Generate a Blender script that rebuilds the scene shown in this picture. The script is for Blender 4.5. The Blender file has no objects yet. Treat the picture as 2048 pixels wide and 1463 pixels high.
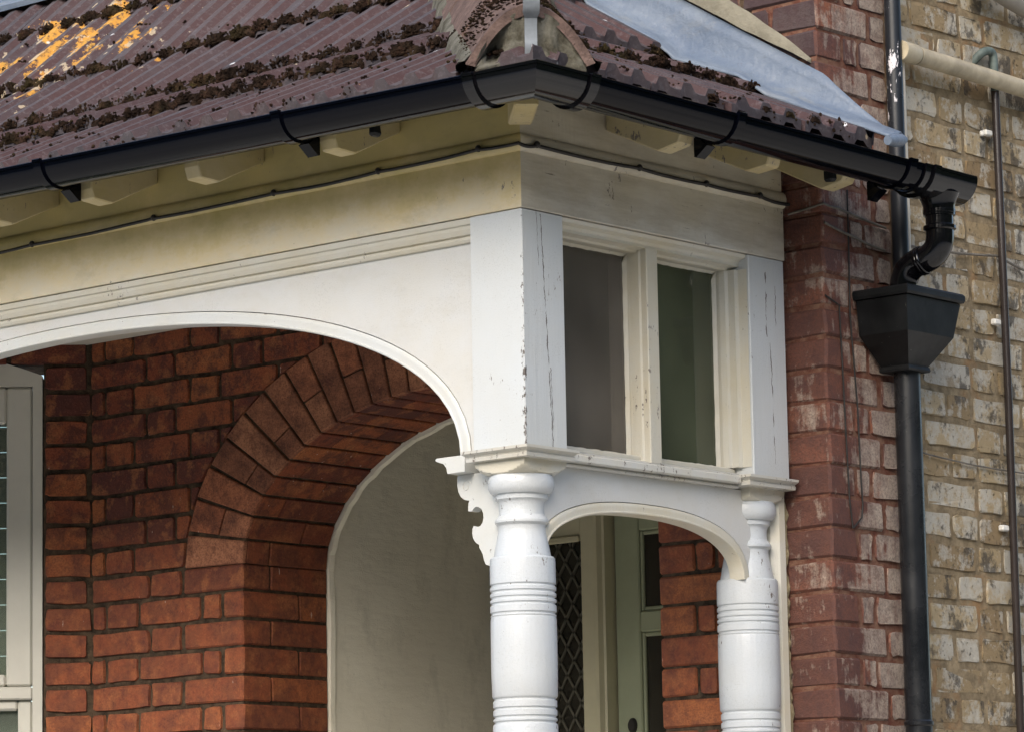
import bpy, bmesh, math, random
from mathutils import Vector, Matrix, noise as mnoise

random.seed(7)
R = math.radians
SC = bpy.context.scene
COL = SC.collection

# ------------------------------------------------------------------ camera
cam_d = bpy.data.cameras.new("camera")
cam_d.sensor_width = 36.0
cam_d.lens = 7551.4 / 2048 * 36.0
cam_d.clip_start = 0.1
cam_d.clip_end = 500
cam = bpy.data.objects.new("camera", cam_d)
COL.objects.link(cam)
cam.matrix_world = Matrix(((0.754623, 0.113776, 0.646220, 5.4629),
                           (0.655903, -0.103275, -0.747747, -6.3634),
                           (-0.018337, 0.988124, -0.152560, 1.6),
                           (0, 0, 0, 1)))
SC.camera = cam

# ------------------------------------------------------------------ sky + sun
SUN_EL, SUN_AZ = 34.0, 158.0         # azimuth measured clockwise from +Y (house front faces -Y)
world = bpy.data.worlds.new("World")
SC.world = world
world.use_nodes = True
wn = world.node_tree.nodes
wl = world.node_tree.links
wn.clear()
wo = wn.new("ShaderNodeOutputWorld")
wb = wn.new("ShaderNodeBackground")
ws = wn.new("ShaderNodeTexSky")
ws.sky_type = 'NISHITA'
ws.sun_disc = False
ws.sun_elevation = R(SUN_EL)
ws.sun_rotation = R(SUN_AZ)
ws.air_density = 1.0
ws.dust_density = 2.5
ws.ozone_density = 1.0
wb.inputs["Strength"].default_value = 0.15
wl.new(ws.outputs[0], wb.inputs[0])
wl.new(wb.outputs[0], wo.inputs[0])

sun_d = bpy.data.lights.new("sun", 'SUN')
sun_d.energy = 1.5
sun_d.angle = R(50)
sun_d.color = (1.0, 0.95, 0.87)
sun = bpy.data.objects.new("sun", sun_d)
COL.objects.link(sun)
to_sun = Vector((math.sin(R(SUN_AZ)) * math.cos(R(SUN_EL)), math.cos(R(SUN_AZ)) * math.cos(R(SUN_EL)), math.sin(R(SUN_EL))))
sun.rotation_euler = (-to_sun).to_track_quat('-Z', 'Y').to_euler()

SC.view_settings.view_transform = 'Standard'
SC.view_settings.look = 'None'
SC.view_settings.gamma = 1.0
SC.view_settings.use_curve_mapping = False
SC.view_settings.exposure = 1.05
SC.render.engine = 'CYCLES'
SC.cycles.use_denoising = True
SC.cycles.max_bounces = 8
SC.cycles.diffuse_bounces = 5
SC.cycles.caustics_reflective = False
SC.cycles.caustics_refractive = False

# ------------------------------------------------------------------ node helper
class NT:
    def __init__(s, name):
        s.m = bpy.data.materials.new(name)
        s.m.use_nodes = True
        s.n = s.m.node_tree.nodes
        s.l = s.m.node_tree.links
        s.b = s.n["Principled BSDF"]
        s.geo = s.n.new("ShaderNodeNewGeometry")
        s.oi = s.n.new("ShaderNodeObjectInfo")
        s.pos = s.geo.outputs["Position"]
        s.rnd = s.oi.outputs["Random"]
    def lk(s, a, b):
        if isinstance(a, (int, float)):
            b.default_value = a
        elif isinstance(a, (tuple, list)):
            b.default_value = tuple(a) + ((1,) if len(a) == 3 and len(b.default_value) == 4 else ())
        else:
            s.l.new(a, b)
    def noise(s, scale, detail=4, rough=0.6, vec=None, dist=0.0):
        t = s.n.new("ShaderNodeTexNoise")
        s.lk(vec if vec is not None else s.pos, t.inputs["Vector"])
        t.inputs["Scale"].default_value = scale
        t.inputs["Detail"].default_value = detail
        t.inputs["Roughness"].default_value = rough
        t.inputs["Distortion"].default_value = dist
        return t.outputs["Fac"]
    def voro(s, scale, vec=None, feat='F1', out="Distance"):
        t = s.n.new("ShaderNodeTexVoronoi")
        t.feature = feat
        s.lk(vec if vec is not None else s.pos, t.inputs["Vector"])
        t.inputs["Scale"].default_value = scale
        return t.outputs[out]
    def stretch(s, sx, sy, sz, loc=(0, 0, 0), rot=(0, 0, 0), vec=None):
        t = s.n.new("ShaderNodeMapping")
        s.lk(vec if vec is not None else s.pos, t.inputs["Vector"])
        t.inputs["Scale"].default_value = (sx, sy, sz)
        t.inputs["Location"].default_value = loc
        t.inputs["Rotation"].default_value = rot
        return t.outputs[0]
    def ramp(s, fac, stops, interp='LINEAR'):
        t = s.n.new("ShaderNodeValToRGB")
        t.color_ramp.interpolation = interp
        e = t.color_ramp.elements
        while len(e) < len(stops):
            e.new(0.5)
        for k, (p, c) in enumerate(stops):
            e[k].position = p
            e[k].color = (c, c, c, 1) if isinstance(c, (int, float)) else tuple(c) + (1,)
        s.lk(fac, t.inputs[0])
        return t.outputs[0]
    def mix(s, fac, a, b, mode='MIX'):
        t = s.n.new("ShaderNodeMix")
        t.data_type = 'RGBA'
        t.blend_type = mode
        s.lk(fac, t.inputs[0])
        s.lk(a, t.inputs[6])
        s.lk(b, t.inputs[7])
        return t.outputs[2]
    def math(s, op, a, b=0.0, clamp=False):
        t = s.n.new("ShaderNodeMath")
        t.operation = op
        t.use_clamp = clamp
        s.lk(a, t.inputs[0])
        s.lk(b, t.inputs[1])
        return t.outputs[0]
    def sep(s, vec=None):
        t = s.n.new("ShaderNodeSeparateXYZ")
        s.lk(vec if vec is not None else s.pos, t.inputs[0])
        return t.outputs
    def maprange(s, v, a, b, c=0.0, d=1.0):
        t = s.n.new("ShaderNodeMapRange")
        s.lk(v, t.inputs[0])
        for k, q in enumerate((a, b, c, d)):
            t.inputs[k + 1].default_value = q
        return t.outputs[0]
    def blob(s, c, rad, soft=0.5):
        """0..1 falloff round a world point"""
        t = s.n.new("ShaderNodeVectorMath")
        t.operation = 'DISTANCE'
        s.lk(s.pos, t.inputs[0])
        t.inputs[1].default_value = c
        return s.maprange(t.outputs["Value"], rad, rad * (1 - soft), 0.0, 1.0)
    def bump(s, h, strength=0.5, dist=0.01, prev=None):
        t = s.n.new("ShaderNodeBump")
        t.inputs["Strength"].default_value = strength
        t.inputs["Distance"].default_value = dist
        s.lk(h, t.inputs["Height"])
        if prev is not None:
            s.lk(prev, t.inputs["Normal"])
        return t.outputs[0]
    def out(s, col=None, rough=0.7, normal=None, spec=0.4, metal=0.0):
        if col is not None:
            s.lk(col, s.b.inputs["Base Color"])
        s.lk(rough, s.b.inputs["Roughness"])
        s.b.inputs["Specular IOR Level"].default_value = spec
        s.b.inputs["Metallic"].default_value = metal
        if normal is not None:
            s.lk(normal, s.b.inputs["Normal"])
        return s.m

# ------------------------------------------------------------------ materials
def m_red_brick():
    t = NT("red_brick")
    c = t.ramp(t.rnd, [(0.0, (0.092, 0.027, 0.020)), (0.25, (0.155, 0.040, 0.022)), (0.55, (0.215, 0.056, 0.025)),
                       (0.8, (0.275, 0.080, 0.030)), (1.0, (0.34, 0.115, 0.038))])
    big = t.noise(13, 6, 0.7)
    c = t.mix(t.ramp(big, [(0.45, 0.0), (0.56, 0.8)]), c, (0.075, 0.026, 0.021))
    c = t.mix(t.ramp(t.noise(17, 5, 0.65, t.stretch(1, 1, 1, (3, 5, 2))), [(0.52, 0.0), (0.62, 0.6)]), c, (0.34, 0.13, 0.05))
    fine = t.noise(190, 3, 0.75)
    c = t.mix(t.ramp(fine, [(0.32, 0.7), (0.55, 0.0)]), c, (0.055, 0.020, 0.014))
    c = t.mix(t.ramp(fine, [(0.58, 0.0), (0.74, 0.45)]), c, (0.33, 0.135, 0.075))
    # drips and specks of old limewash
    drip = t.noise(60, 5, 0.7, t.stretch(1, 1, 0.28))
    dm = t.noise(2.6, 2)
    c = t.mix(t.ramp(t.math('ADD', drip, t.math('MULTIPLY', dm, 0.22)), [(0.805, 0.0), (0.825, 0.85)]), c, (0.55, 0.50, 0.44))
    z = t.sep()[2]
    warm = t.math('MULTIPLY', t.maprange(t.math('ADD', z, t.math('MULTIPLY', t.noise(2.2, 3), 0.5)), 3.25, 2.75), 0.34)  # brighter orange low down: interior light painted into the brick by height
    c = t.mix(warm, c, t.mix(t.ramp(t.noise(30, 5, 0.75), [(0.4, 0.0), (0.6, 1.0)]), (0.40, 0.135, 0.05), (0.20, 0.060, 0.030)))
    h = t.math('ADD', t.math('MULTIPLY', t.noise(48, 6, 0.75), 0.7), t.math('MULTIPLY', fine, 0.35))
    return t.out(c, 0.8, t.bump(h, 0.9, 0.005), 0.3)

def m_arch_brick():
    t = NT("arch_brick")
    c = t.ramp(t.rnd, [(0.0, (0.24, 0.095, 0.052)), (0.35, (0.32, 0.13, 0.068)), (0.7, (0.38, 0.165, 0.088)), (1.0, (0.37, 0.12, 0.055))])
    c = t.mix(t.ramp(t.noise(12, 6, 0.7), [(0.42, 0.0), (0.62, 0.8)]), c, (0.085, 0.030, 0.020))
    fine = t.noise(190, 3, 0.75)
    c = t.mix(t.ramp(fine, [(0.32, 0.7), (0.55, 0.0)]), c, (0.055, 0.022, 0.015))
    c = t.mix(t.ramp(fine, [(0.58, 0.0), (0.74, 0.4)]), c, (0.36, 0.17, 0.10))
    sp = t.math('MULTIPLY', t.ramp(t.noise(45, 4, 0.7), [(0.66, 0.0), (0.7, 0.8)]), t.ramp(t.noise(4, 2), [(0.5, 0.0), (0.6, 1.0)]))
    c = t.mix(sp, c, (0.55, 0.5, 0.45))
    return t.out(c, 0.85, t.bump(t.noise(60, 6, 0.75), 0.85, 0.005), 0.3)

def m_pier_brick():
    t = NT("weathered_pier_brick")
    c = t.ramp(t.rnd, [(0.0, (0.105, 0.042, 0.029)), (0.35, (0.15, 0.056, 0.035)), (0.7, (0.19, 0.070, 0.040)), (1.0, (0.23, 0.080, 0.038))])
    c = t.mix(t.ramp(t.noise(15, 6, 0.7), [(0.42, 0.0), (0.62, 0.75)]), c, (0.070, 0.030, 0.026))
    nx = t.sep(t.geo.outputs["Normal"])[0]
    side = t.maprange(nx, 0.4, 0.8)
    p = t.sep()
    # lime bloom: ragged sheets and runs that ignore the brick pattern, thickest away from the corner
    run = t.noise(42, 5, 0.65, t.stretch(1, 1, 0.13))
    sheet = t.noise(9, 6, 0.7, t.stretch(1, 1, 1.2))
    bl = t.math('ADD', t.math('MULTIPLY', run, 0.42), t.math('MULTIPLY', sheet, 0.62))
    bl = t.math('ADD', bl, t.math('MULTIPLY', t.maprange(p[1], 1.01, 1.20, -0.02, 0.13), side))
    bl = t.math('ADD', bl, t.math('MULTIPLY', t.rnd, 0.07))
    bloom = t.ramp(bl, [(0.565, 0.0), (0.61, 0.55), (0.70, 0.95)])
    c = t.mix(bloom, c, t.mix(t.ramp(t.noise(30, 4, 0.7), [(0.35, 0.0), (0.65, 1.0)]), (0.40, 0.33, 0.265), (0.25, 0.19, 0.155)))
    front = t.math('SUBTRACT', 1.0, side)
    soot = t.math('MULTIPLY', t.maprange(t.math('ADD', p[2], t.math('MULTIPLY', t.noise(5, 3), 0.25)), 3.66, 3.80), t.math('MULTIPLY', front, 0.9))
    c = t.mix(soot, c, (0.040, 0.024, 0.027))
    fine = t.noise(170, 4, 0.75)
    c = t.mix(t.ramp(fine, [(0.34, 0.6), (0.55, 0.0)]), c, (0.05, 0.025, 0.02))
    h = t.math('ADD', t.math('MULTIPLY', t.noise(38, 6, 0.75), 0.7), t.math('MULTIPLY', fine, 0.3))
    return t.out(c, 0.7, t.bump(h, 0.9, 0.007), 0.4)

def m_stock_brick():
    t = NT("yellow_stock_brick")
    c = t.ramp(t.rnd, [(0.0, (0.22, 0.155, 0.085)), (0.3, (0.31, 0.235, 0.135)), (0.6, (0.37, 0.29, 0.175)), (0.85, (0.39, 0.315, 0.205)), (1.0, (0.23, 0.19, 0.14))])
    pale = t.ramp(t.math('ADD', t.noise(16, 7, 0.72), t.math('MULTIPLY', t.rnd, 0.10)), [(0.52, 0.0), (0.57, 0.6), (0.66, 0.9)])
    c = t.mix(pale, c, t.mix(t.noise(40, 4), (0.50, 0.475, 0.41), (0.38, 0.35, 0.29)))
    zz = t.sep()
    soot = t.ramp(t.math('ADD', t.noise(9, 7, 0.75, t.stretch(1, 1, 0.8, (3, 1, 2))), t.maprange(zz[1], 1.4, 1.9, -0.03, 0.05)), [(0.54, 0.0), (0.60, 0.8)])
    c = t.mix(soot, c, (0.060, 0.052, 0.043))
    pits = t.ramp(t.noise(75, 5, 0.7), [(0.30, 1.0), (0.40, 0.0)])
    c = t.mix(t.math('MULTIPLY', pits, 0.85), c, (0.045, 0.038, 0.028))
    h = t.math('ADD', t.noise(26, 8, 0.78), t.math('MULTIPLY', t.noise(140, 4, 0.7), 0.35))
    h = t.math('SUBTRACT', h, t.math('MULTIPLY', pits, 0.5))
    return t.out(c, 0.9, t.bump(h, 0.9, 0.008), 0.2)

def m_mortar(name, a, b, s=30, bs=0.8):
    t = NT(name)
    c = t.mix(t.ramp(t.noise(s, 5, 0.7), [(0.35, 0.0), (0.65, 1.0)]), a, b)
    return t.out(c, 0.95, t.bump(t.noise(90, 6, 0.75), bs, 0.008), 0.15)

def m_red_mortar():
    # sandy mortar that turns red where the corner pier was re-pointed
    t = NT("pier_mortar")
    y = t.sep()[1]
    sandy = t.mix(t.ramp(t.noise(22, 5, 0.7), [(0.35, 0.0), (0.65, 1.0)]), (0.17, 0.13, 0.080), (0.34, 0.265, 0.165))
    orange = t.ramp(t.noise(7, 4), [(0.55, 0.0), (0.68, 0.6)])
    sandy = t.mix(orange, sandy, (0.36, 0.19, 0.08))
    red = t.mix(t.ramp(t.noise(30, 5, 0.7), [(0.4, 0.0), (0.62, 1.0)]), (0.135, 0.052, 0.036), (0.22, 0.125, 0.085))
    c = t.mix(t.maprange(y, 1.28, 1.31), red, sandy)
    return t.out(c, 0.95, t.bump(t.noise(70, 7, 0.78), 0.9, 0.010), 0.15)

def m_white(name, stain=0.25, algae_shade=0.0, chips=0.0, base=(0.62, 0.64, 0.63), rough=0.38, posts=False, warm=(0.52, 0.44, 0.27), grime=0.25, board=0.0):
    t = NT(name)
    p = t.sep()
    base = tuple(v * 0.86 for v in base)
    c = t.mix(t.noise(2.5, 4), base, tuple(v * 0.90 for v in base))
    st = t.ramp(t.math('ADD', t.noise(5, 6, 0.65), t.math('MULTIPLY', t.noise(24, 4, 0.6), 0.25)), [(0.50, 0.0), (0.80, 1.0)])
    c = t.mix(t.math('MULTIPLY', st, stain), c, warm)
    # fine grey grime speckle held in the paint texture
    sp = t.math('MULTIPLY', t.ramp(t.noise(260, 3, 0.7), [(0.55, 0.0), (0.68, 1.0)]), t.ramp(t.noise(7, 5, 0.65), [(0.42, 0.0), (0.65, 1.0)]))
    c = t.mix(t.math('MULTIPLY', sp, grime), c, (0.22, 0.22, 0.20))
    if algae_shade > 0:  # algae stain by height, with the shade under the eaves painted in
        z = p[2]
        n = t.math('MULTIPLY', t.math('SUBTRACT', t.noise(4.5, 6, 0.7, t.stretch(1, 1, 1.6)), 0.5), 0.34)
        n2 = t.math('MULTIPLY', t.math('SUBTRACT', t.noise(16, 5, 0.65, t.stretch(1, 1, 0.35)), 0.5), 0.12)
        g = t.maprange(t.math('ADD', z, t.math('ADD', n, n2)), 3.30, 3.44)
        c = t.mix(t.math('MULTIPLY', t.maprange(t.math('ADD', z, n), 3.20, 3.34), algae_shade * 0.8), c, (0.64, 0.48, 0.20))
        c = t.mix(t.math('MULTIPLY', g, algae_shade), c, t.mix(t.noise(7, 4), (0.33, 0.28, 0.085), (0.44, 0.355, 0.13)))
        sm = t.math('MULTIPLY', t.ramp(t.noise(13, 6, 0.72, t.stretch(0.6, 0.6, 1.2)), [(0.52, 0.0), (0.68, 1.0)]), algae_shade * 0.32)
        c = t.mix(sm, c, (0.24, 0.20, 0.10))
    if board > 0:      # weathered board: drawn-out grey-brown grime and scratches along the grain
        al = t.noise(7, 7, 0.75, t.stretch(1, 0.35, 2.4))
        c = t.mix(t.math('MULTIPLY', t.ramp(al, [(0.42, 0.0), (0.62, 1.0)]), board * 0.5), c, (0.30, 0.25, 0.18))
        scr = t.noise(26, 6, 0.75, t.stretch(1, 0.22, 2.6))
        c = t.mix(t.math('MULTIPLY', t.ramp(scr, [(0.645, 0.0), (0.665, 1.0)]), board * 0.8), c, (0.12, 0.10, 0.08))
    fine = t.noise(300, 2, 0.5)
    nb = t.bump(fine, 0.14, 0.002)
    brush = t.noise(70, 4, 0.65, t.stretch(1, 1, 0.08))
    nb = t.bump(brush, 0.35, 0.003, nb)
    if rough < 0.3:
        nb = t.bump(t.noise(130, 4, 0.7), 0.30, 0.003, nb)
    if chips > 0:
        n1 = t.noise(75, 6, 0.72, t.stretch(1, 1, 0.42))
        m1 = t.noise(5.5, 4, 0.6)
        f = t.ramp(t.math('ADD', n1, t.math('MULTIPLY', m1, 0.55)), [(1.0 - chips * 0.1, 0.0), (1.012 - chips * 0.1, 1.0)])
        c = t.mix(f, c, t.mix(t.noise(40, 2), (0.10, 0.085, 0.07), (0.20, 0.17, 0.15)))
        nb = t.bump(f, -0.6, 0.004, nb)
    if posts:
        nx = t.sep(t.geo.outputs["True Normal"])[0]
        side = t.maprange(nx, 0.6, 0.9)
        wob = t.math('MULTIPLY', t.math('SUBTRACT', t.noise(30, 4, 0.7, t.stretch(0.01, 0.01, 1)), 0.5), 0.016)
        acc_ = None
        # (y at z=3.25, y at z=2.72, half width, top z, bottom z)
        for (ya, yb, w, z1, z0) in ((0.066, 0.096, 0.0012, 3.25, 2.72), (0.052, 0.072, 0.0007, 3.26, 3.13), (0.076, 0.100, 0.0008, 2.90, 2.76), (0.908, 0.912, 0.0016, 3.22, 3.06), (0.915, 0.930, 0.0010, 3.05, 2.74), (0.946, 0.948, 0.0008, 3.19, 3.08)):
            k = (ya - yb) / 0.53
            line = t.math('ADD', t.math('MULTIPLY', t.math('SUBTRACT', p[2], 3.25), k), ya)
            d = t.math('ABSOLUTE', t.math('SUBTRACT', t.math('ADD', p[1], wob), line))
            wv = t.math('MULTIPLY', t.ramp(t.noise(22, 3, 0.6, t.stretch(0.01, 0.01, 1, (0, 0, ya * 50))), [(0.38, 0.0), (0.6, 1.0)]), w * 1.8)
            f = t.math('LESS_THAN', d, wv)
            f = t.math('MULTIPLY', f, t.math('MULTIPLY', t.math('LESS_THAN', p[2], z1), t.math('GREATER_THAN', p[2], z0)))
            acc_ = f if acc_ is None else t.math('MAXIMUM', acc_, f)
        f = t.math('MULTIPLY', acc_, side)
        # paint lost along the outer arris
        ed = t.maprange(t.math('MAXIMUM', t.math('ABSOLUTE', p[0]), t.math('ABSOLUTE', p[1])), 0.022, 0.0, 0.0, 0.30)
        low = t.maprange(p[2], 3.15, 2.8, 0.0, 0.10)
        e2 = t.ramp(t.math('ADD', t.math('ADD', t.noise(85, 6, 0.75, t.stretch(1, 1, 0.5)), ed), low), [(0.86, 0.0), (0.875, 1.0)])
        f = t.math('MAXIMUM', f, e2)
        c = t.mix(f, c, (0.11, 0.095, 0.085))
        nb = t.bump(f, -0.7, 0.004, nb)
    return t.out(c, rough, nb, 0.45)

def m_plain(name, col, rough=0.5, spec=0.4, metal=0.0, var=0.15, nscale=6, bump=0.1, bscale=120, bd=0.002):
    t = NT(name)
    d = tuple(max(0, v * (1 - var)) for v in col)
    u = tuple(min(1, v * (1 + var)) for v in col)
    c = t.mix(t.ramp(t.noise(nscale, 5, 0.65), [(0.3, 0.0), (0.7, 1.0)]), d, u)
    return t.out(c, rough, t.bump(t.noise(bscale, 4, 0.6), bump, bd), spec, metal)

def m_plaster():
    t = NT("grey_plaster")
    c = t.mix(t.ramp(t.noise(3.2, 6, 0.6), [(0.3, 0.0), (0.7, 1.0)]), (0.70, 0.66, 0.54), (0.80, 0.765, 0.64))
    c = t.mix(t.ramp(t.noise(11, 6, 0.7, t.stretch(1, 1, 0.5)), [(0.52, 0.0), (0.7, 0.4)]), c, (0.46, 0.44, 0.35))
    c = t.mix(t.ramp(t.noise(120, 3, 0.6), [(0.69, 0.0), (0.73, 0.5)]), c, (0.30, 0.28, 0.22))
    h = t.math('ADD', t.noise(14, 5, 0.6, t.stretch(1, 0.5, 1.4)), t.math('MULTIPLY', t.noise(220, 3, 0.7), 0.25))
    return t.out(c, 0.9, t.bump(h, 0.6, 0.006), 0.2)

def m_tile():
    t = NT("roof_tile")
    c = t.ramp(t.rnd, [(0.0, (0.050, 0.044, 0.050)), (0.5, (0.062, 0.052, 0.057)), (1.0, (0.074, 0.056, 0.057))])
    c = t.mix(t.ramp(t.noise(11, 6, 0.7), [(0.4, 0.0), (0.7, 0.8)]), c, (0.075, 0.068, 0.074))
    c = t.mix(t.ramp(t.noise(7, 4, 0.6, t.stretch(1, 1, 1, (5, 0, 3))), [(0.5, 0.0), (0.75, 0.4)]), c, (0.085, 0.048, 0.046))
    # the rib flanks keep more of the bare red clay than the weathered flats
    nrm = t.sep(t.geo.outputs["True Normal"])
    idx = t.oi.outputs["Object Index"]
    fx = t.math('ABSOLUTE', nrm[0]); fy = t.math('ABSOLUTE', nrm[1])
    fl_ = t.math('ADD', t.math('MULTIPLY', fx, t.math('SUBTRACT', 1.0, idx)), t.math('MULTIPLY', fy, idx))
    flank = t.math('MULTIPLY', t.maprange(fl_, 0.2, 0.55), t.ramp(t.noise(5, 4), [(0.3, 0.3), (0.65, 0.8)]))
    c = t.mix(flank, c, (0.066, 0.032, 0.031))
    # pale grey bloom
    c = t.mix(t.ramp(t.noise(60, 5, 0.75), [(0.52, 0.0), (0.72, 0.5)]), c, (0.16, 0.145, 0.155))
    # lichen: strongest in one colony, sparse spots elsewhere
    col_ = t.blob((-2.35, 0.72, 4.12), 0.75, 0.75)
    ln = t.noise(10, 6, 0.62, t.stretch(1.0, 0.62, 0.62))
    f = t.ramp(t.math('ADD', ln, t.math('MULTIPLY', col_, 0.22)), [(0.735, 0.0), (0.755, 1.0)])
    fl = t.math('MULTIPLY', f, t.ramp(t.noise(70, 4), [(0.34, 0.0), (0.5, 1.0)]))
    c = t.mix(fl, c, t.mix(t.noise(26, 4), (0.52, 0.20, 0.03), (0.46, 0.30, 0.07)))
    paleb = t.ramp(t.math('ADD', t.noise(24, 5, 0.6, t.stretch(1, 0.7, 0.7, (2, 7, 1))), t.math('MULTIPLY', col_, 0.12)), [(0.70, 0.0), (0.73, 0.8)])
    c = t.mix(paleb, c, (0.44, 0.36, 0.25))
    spots = t.ramp(t.voro(8, None), [(0.045, 1.0), (0.075, 0.0)])
    spots = t.math('MULTIPLY', spots, t.ramp(t.noise(60, 4), [(0.38, 0.0), (0.5, 1.0)]))
    c = t.mix(spots, c, (0.70, 0.70, 0.70))
    h = t.math('ADD', t.noise(90, 6, 0.75), t.math('MULTIPLY', fl, 0.5))
    return t.out(c, 0.9, t.bump(h, 0.6, 0.006), 0.2)

def m_moss():
    t = NT("moss")
    c = t.ramp(t.noise(28, 4, 0.6), [(0.3, (0.012, 0.008, 0.006)), (0.5, (0.030, 0.019, 0.013)), (0.62, (0.058, 0.033, 0.023)), (0.75, (0.062, 0.050, 0.017))])
    c = t.mix(t.ramp(t.noise(5, 3), [(0.5, 0.0), (0.7, 0.5)]), c, (0.075, 0.062, 0.022))
    h = t.math('ADD', t.noise(230, 3, 0.8), t.noise(90, 3, 0.7))
    return t.out(c, 1.0, t.bump(h, 1.0, 0.012), 0.05)

def m_lead():
    t = NT("lead_sheet")
    al = t.stretch(0.35, 2.0, 1.0, rot=(0, R(30), 0))
    c = t.mix(t.ramp(t.noise(8, 7, 0.7, al), [(0.35, 0.0), (0.65, 1.0)]), (0.085, 0.115, 0.165), (0.155, 0.185, 0.225))  # blue and pale streaks along the slope: sky reflection painted into the lead
    c = t.mix(t.ramp(t.noise(10, 6, 0.7, t.stretch(0.3, 2.4, 1.0, (3, 2, 5), (0, R(30), 0))), [(0.55, 0.0), (0.7, 0.4)]), c, (0.22, 0.215, 0.185))
    c = t.mix(t.ramp(t.noise(60, 5, 0.75), [(0.60, 0.0), (0.7, 0.45)]), c, (0.07, 0.075, 0.085))
    h = t.math('ADD', t.noise(11, 5, 0.65), t.math('MULTIPLY', t.noise(60, 4), 0.15))
    return t.out(c, 0.45, t.bump(h, 0.5, 0.015), 0.5, 0.0)

def m_black(name, rough=0.25, col=(0.006, 0.007, 0.009), dust=0.0, flake=0.0, spec=0.4):
    t = NT(name)
    c = col
    n = t.bump(t.noise(40, 3), 0.04, 0.003)
    if dust:
        c = t.mix(t.math('MULTIPLY', t.ramp(t.noise(7, 6, 0.7), [(0.4, 0.0), (0.75, 1.0)]), dust), col, (0.10, 0.105, 0.11))
        c = t.mix(t.ramp(t.noise(140, 2), [(0.74, 0.0), (0.78, 0.35)]), c, (0.30, 0.29, 0.27))
    r = t.ramp(t.noise(9, 4), [(0.3, rough * 0.7), (0.7, min(1.0, rough * 1.5))])
    if flake:
        y = t.sep()[1]
        f = t.ramp(t.math('ADD', t.noise(30, 6, 0.7, t.stretch(1, 1, 0.35)), t.maprange(y, 1.30, 1.265, -0.05, 0.115)), [(0.655, 0.0), (0.668, 1.0)])
        f = t.math('MULTIPLY', f, t.ramp(t.noise(3.5, 3, 0.5, t.stretch(1, 1, 1, (0, 0, 4))), [(0.40, 0.0), (0.5, 1.0)]))
        c = t.mix(f, c, (0.58, 0.56, 0.58))
        n = t.bump(f, 0.5, 0.002, n)
    return t.out(c, r, n, spec)

def m_glass(name, tint, alpha, rough=0.06, film=(0.10, 0.10, 0.09), filmf=0.25):
    t = NT(name)
    mo = t.n["Material Output"]
    gl = t.n.new("ShaderNodeBsdfGlossy")
    gl.inputs["Roughness"].default_value = rough
    gl.inputs["Color"].default_value = (0.9, 0.9, 0.9, 1)
    tr = t.n.new("ShaderNodeBsdfTransparent")
    tr.inputs["Color"].default_value = tuple(tint) + (1,)
    df = t.n.new("ShaderNodeBsdfDiffuse")
    t.lk(t.mix(t.noise(6, 5, 0.6), film, tuple(v * 0.55 for v in film)), df.inputs["Color"])
    mx = t.n.new("ShaderNodeMixShader")
    t.lk(t.ramp(t.noise(4, 5, 0.6), [(0.3, filmf * 0.7), (0.7, min(1, filmf * 1.25))]), mx.inputs[0])
    t.l.new(tr.outputs[0], mx.inputs[1])
    t.l.new(df.outputs[0], mx.inputs[2])
    fr = t.n.new("ShaderNodeFresnel")
    fr.inputs["IOR"].default_value = 1.42
    m2 = t.n.new("ShaderNodeMixShader")
    t.l.new(fr.outputs[0], m2.inputs[0])
    t.l.new(mx.outputs[0], m2.inputs[1])
    t.l.new(gl.outputs[0], m2.inputs[2])
    t.l.new(m2.outputs[0], mo.inputs["Surface"])
    return t.m

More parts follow.
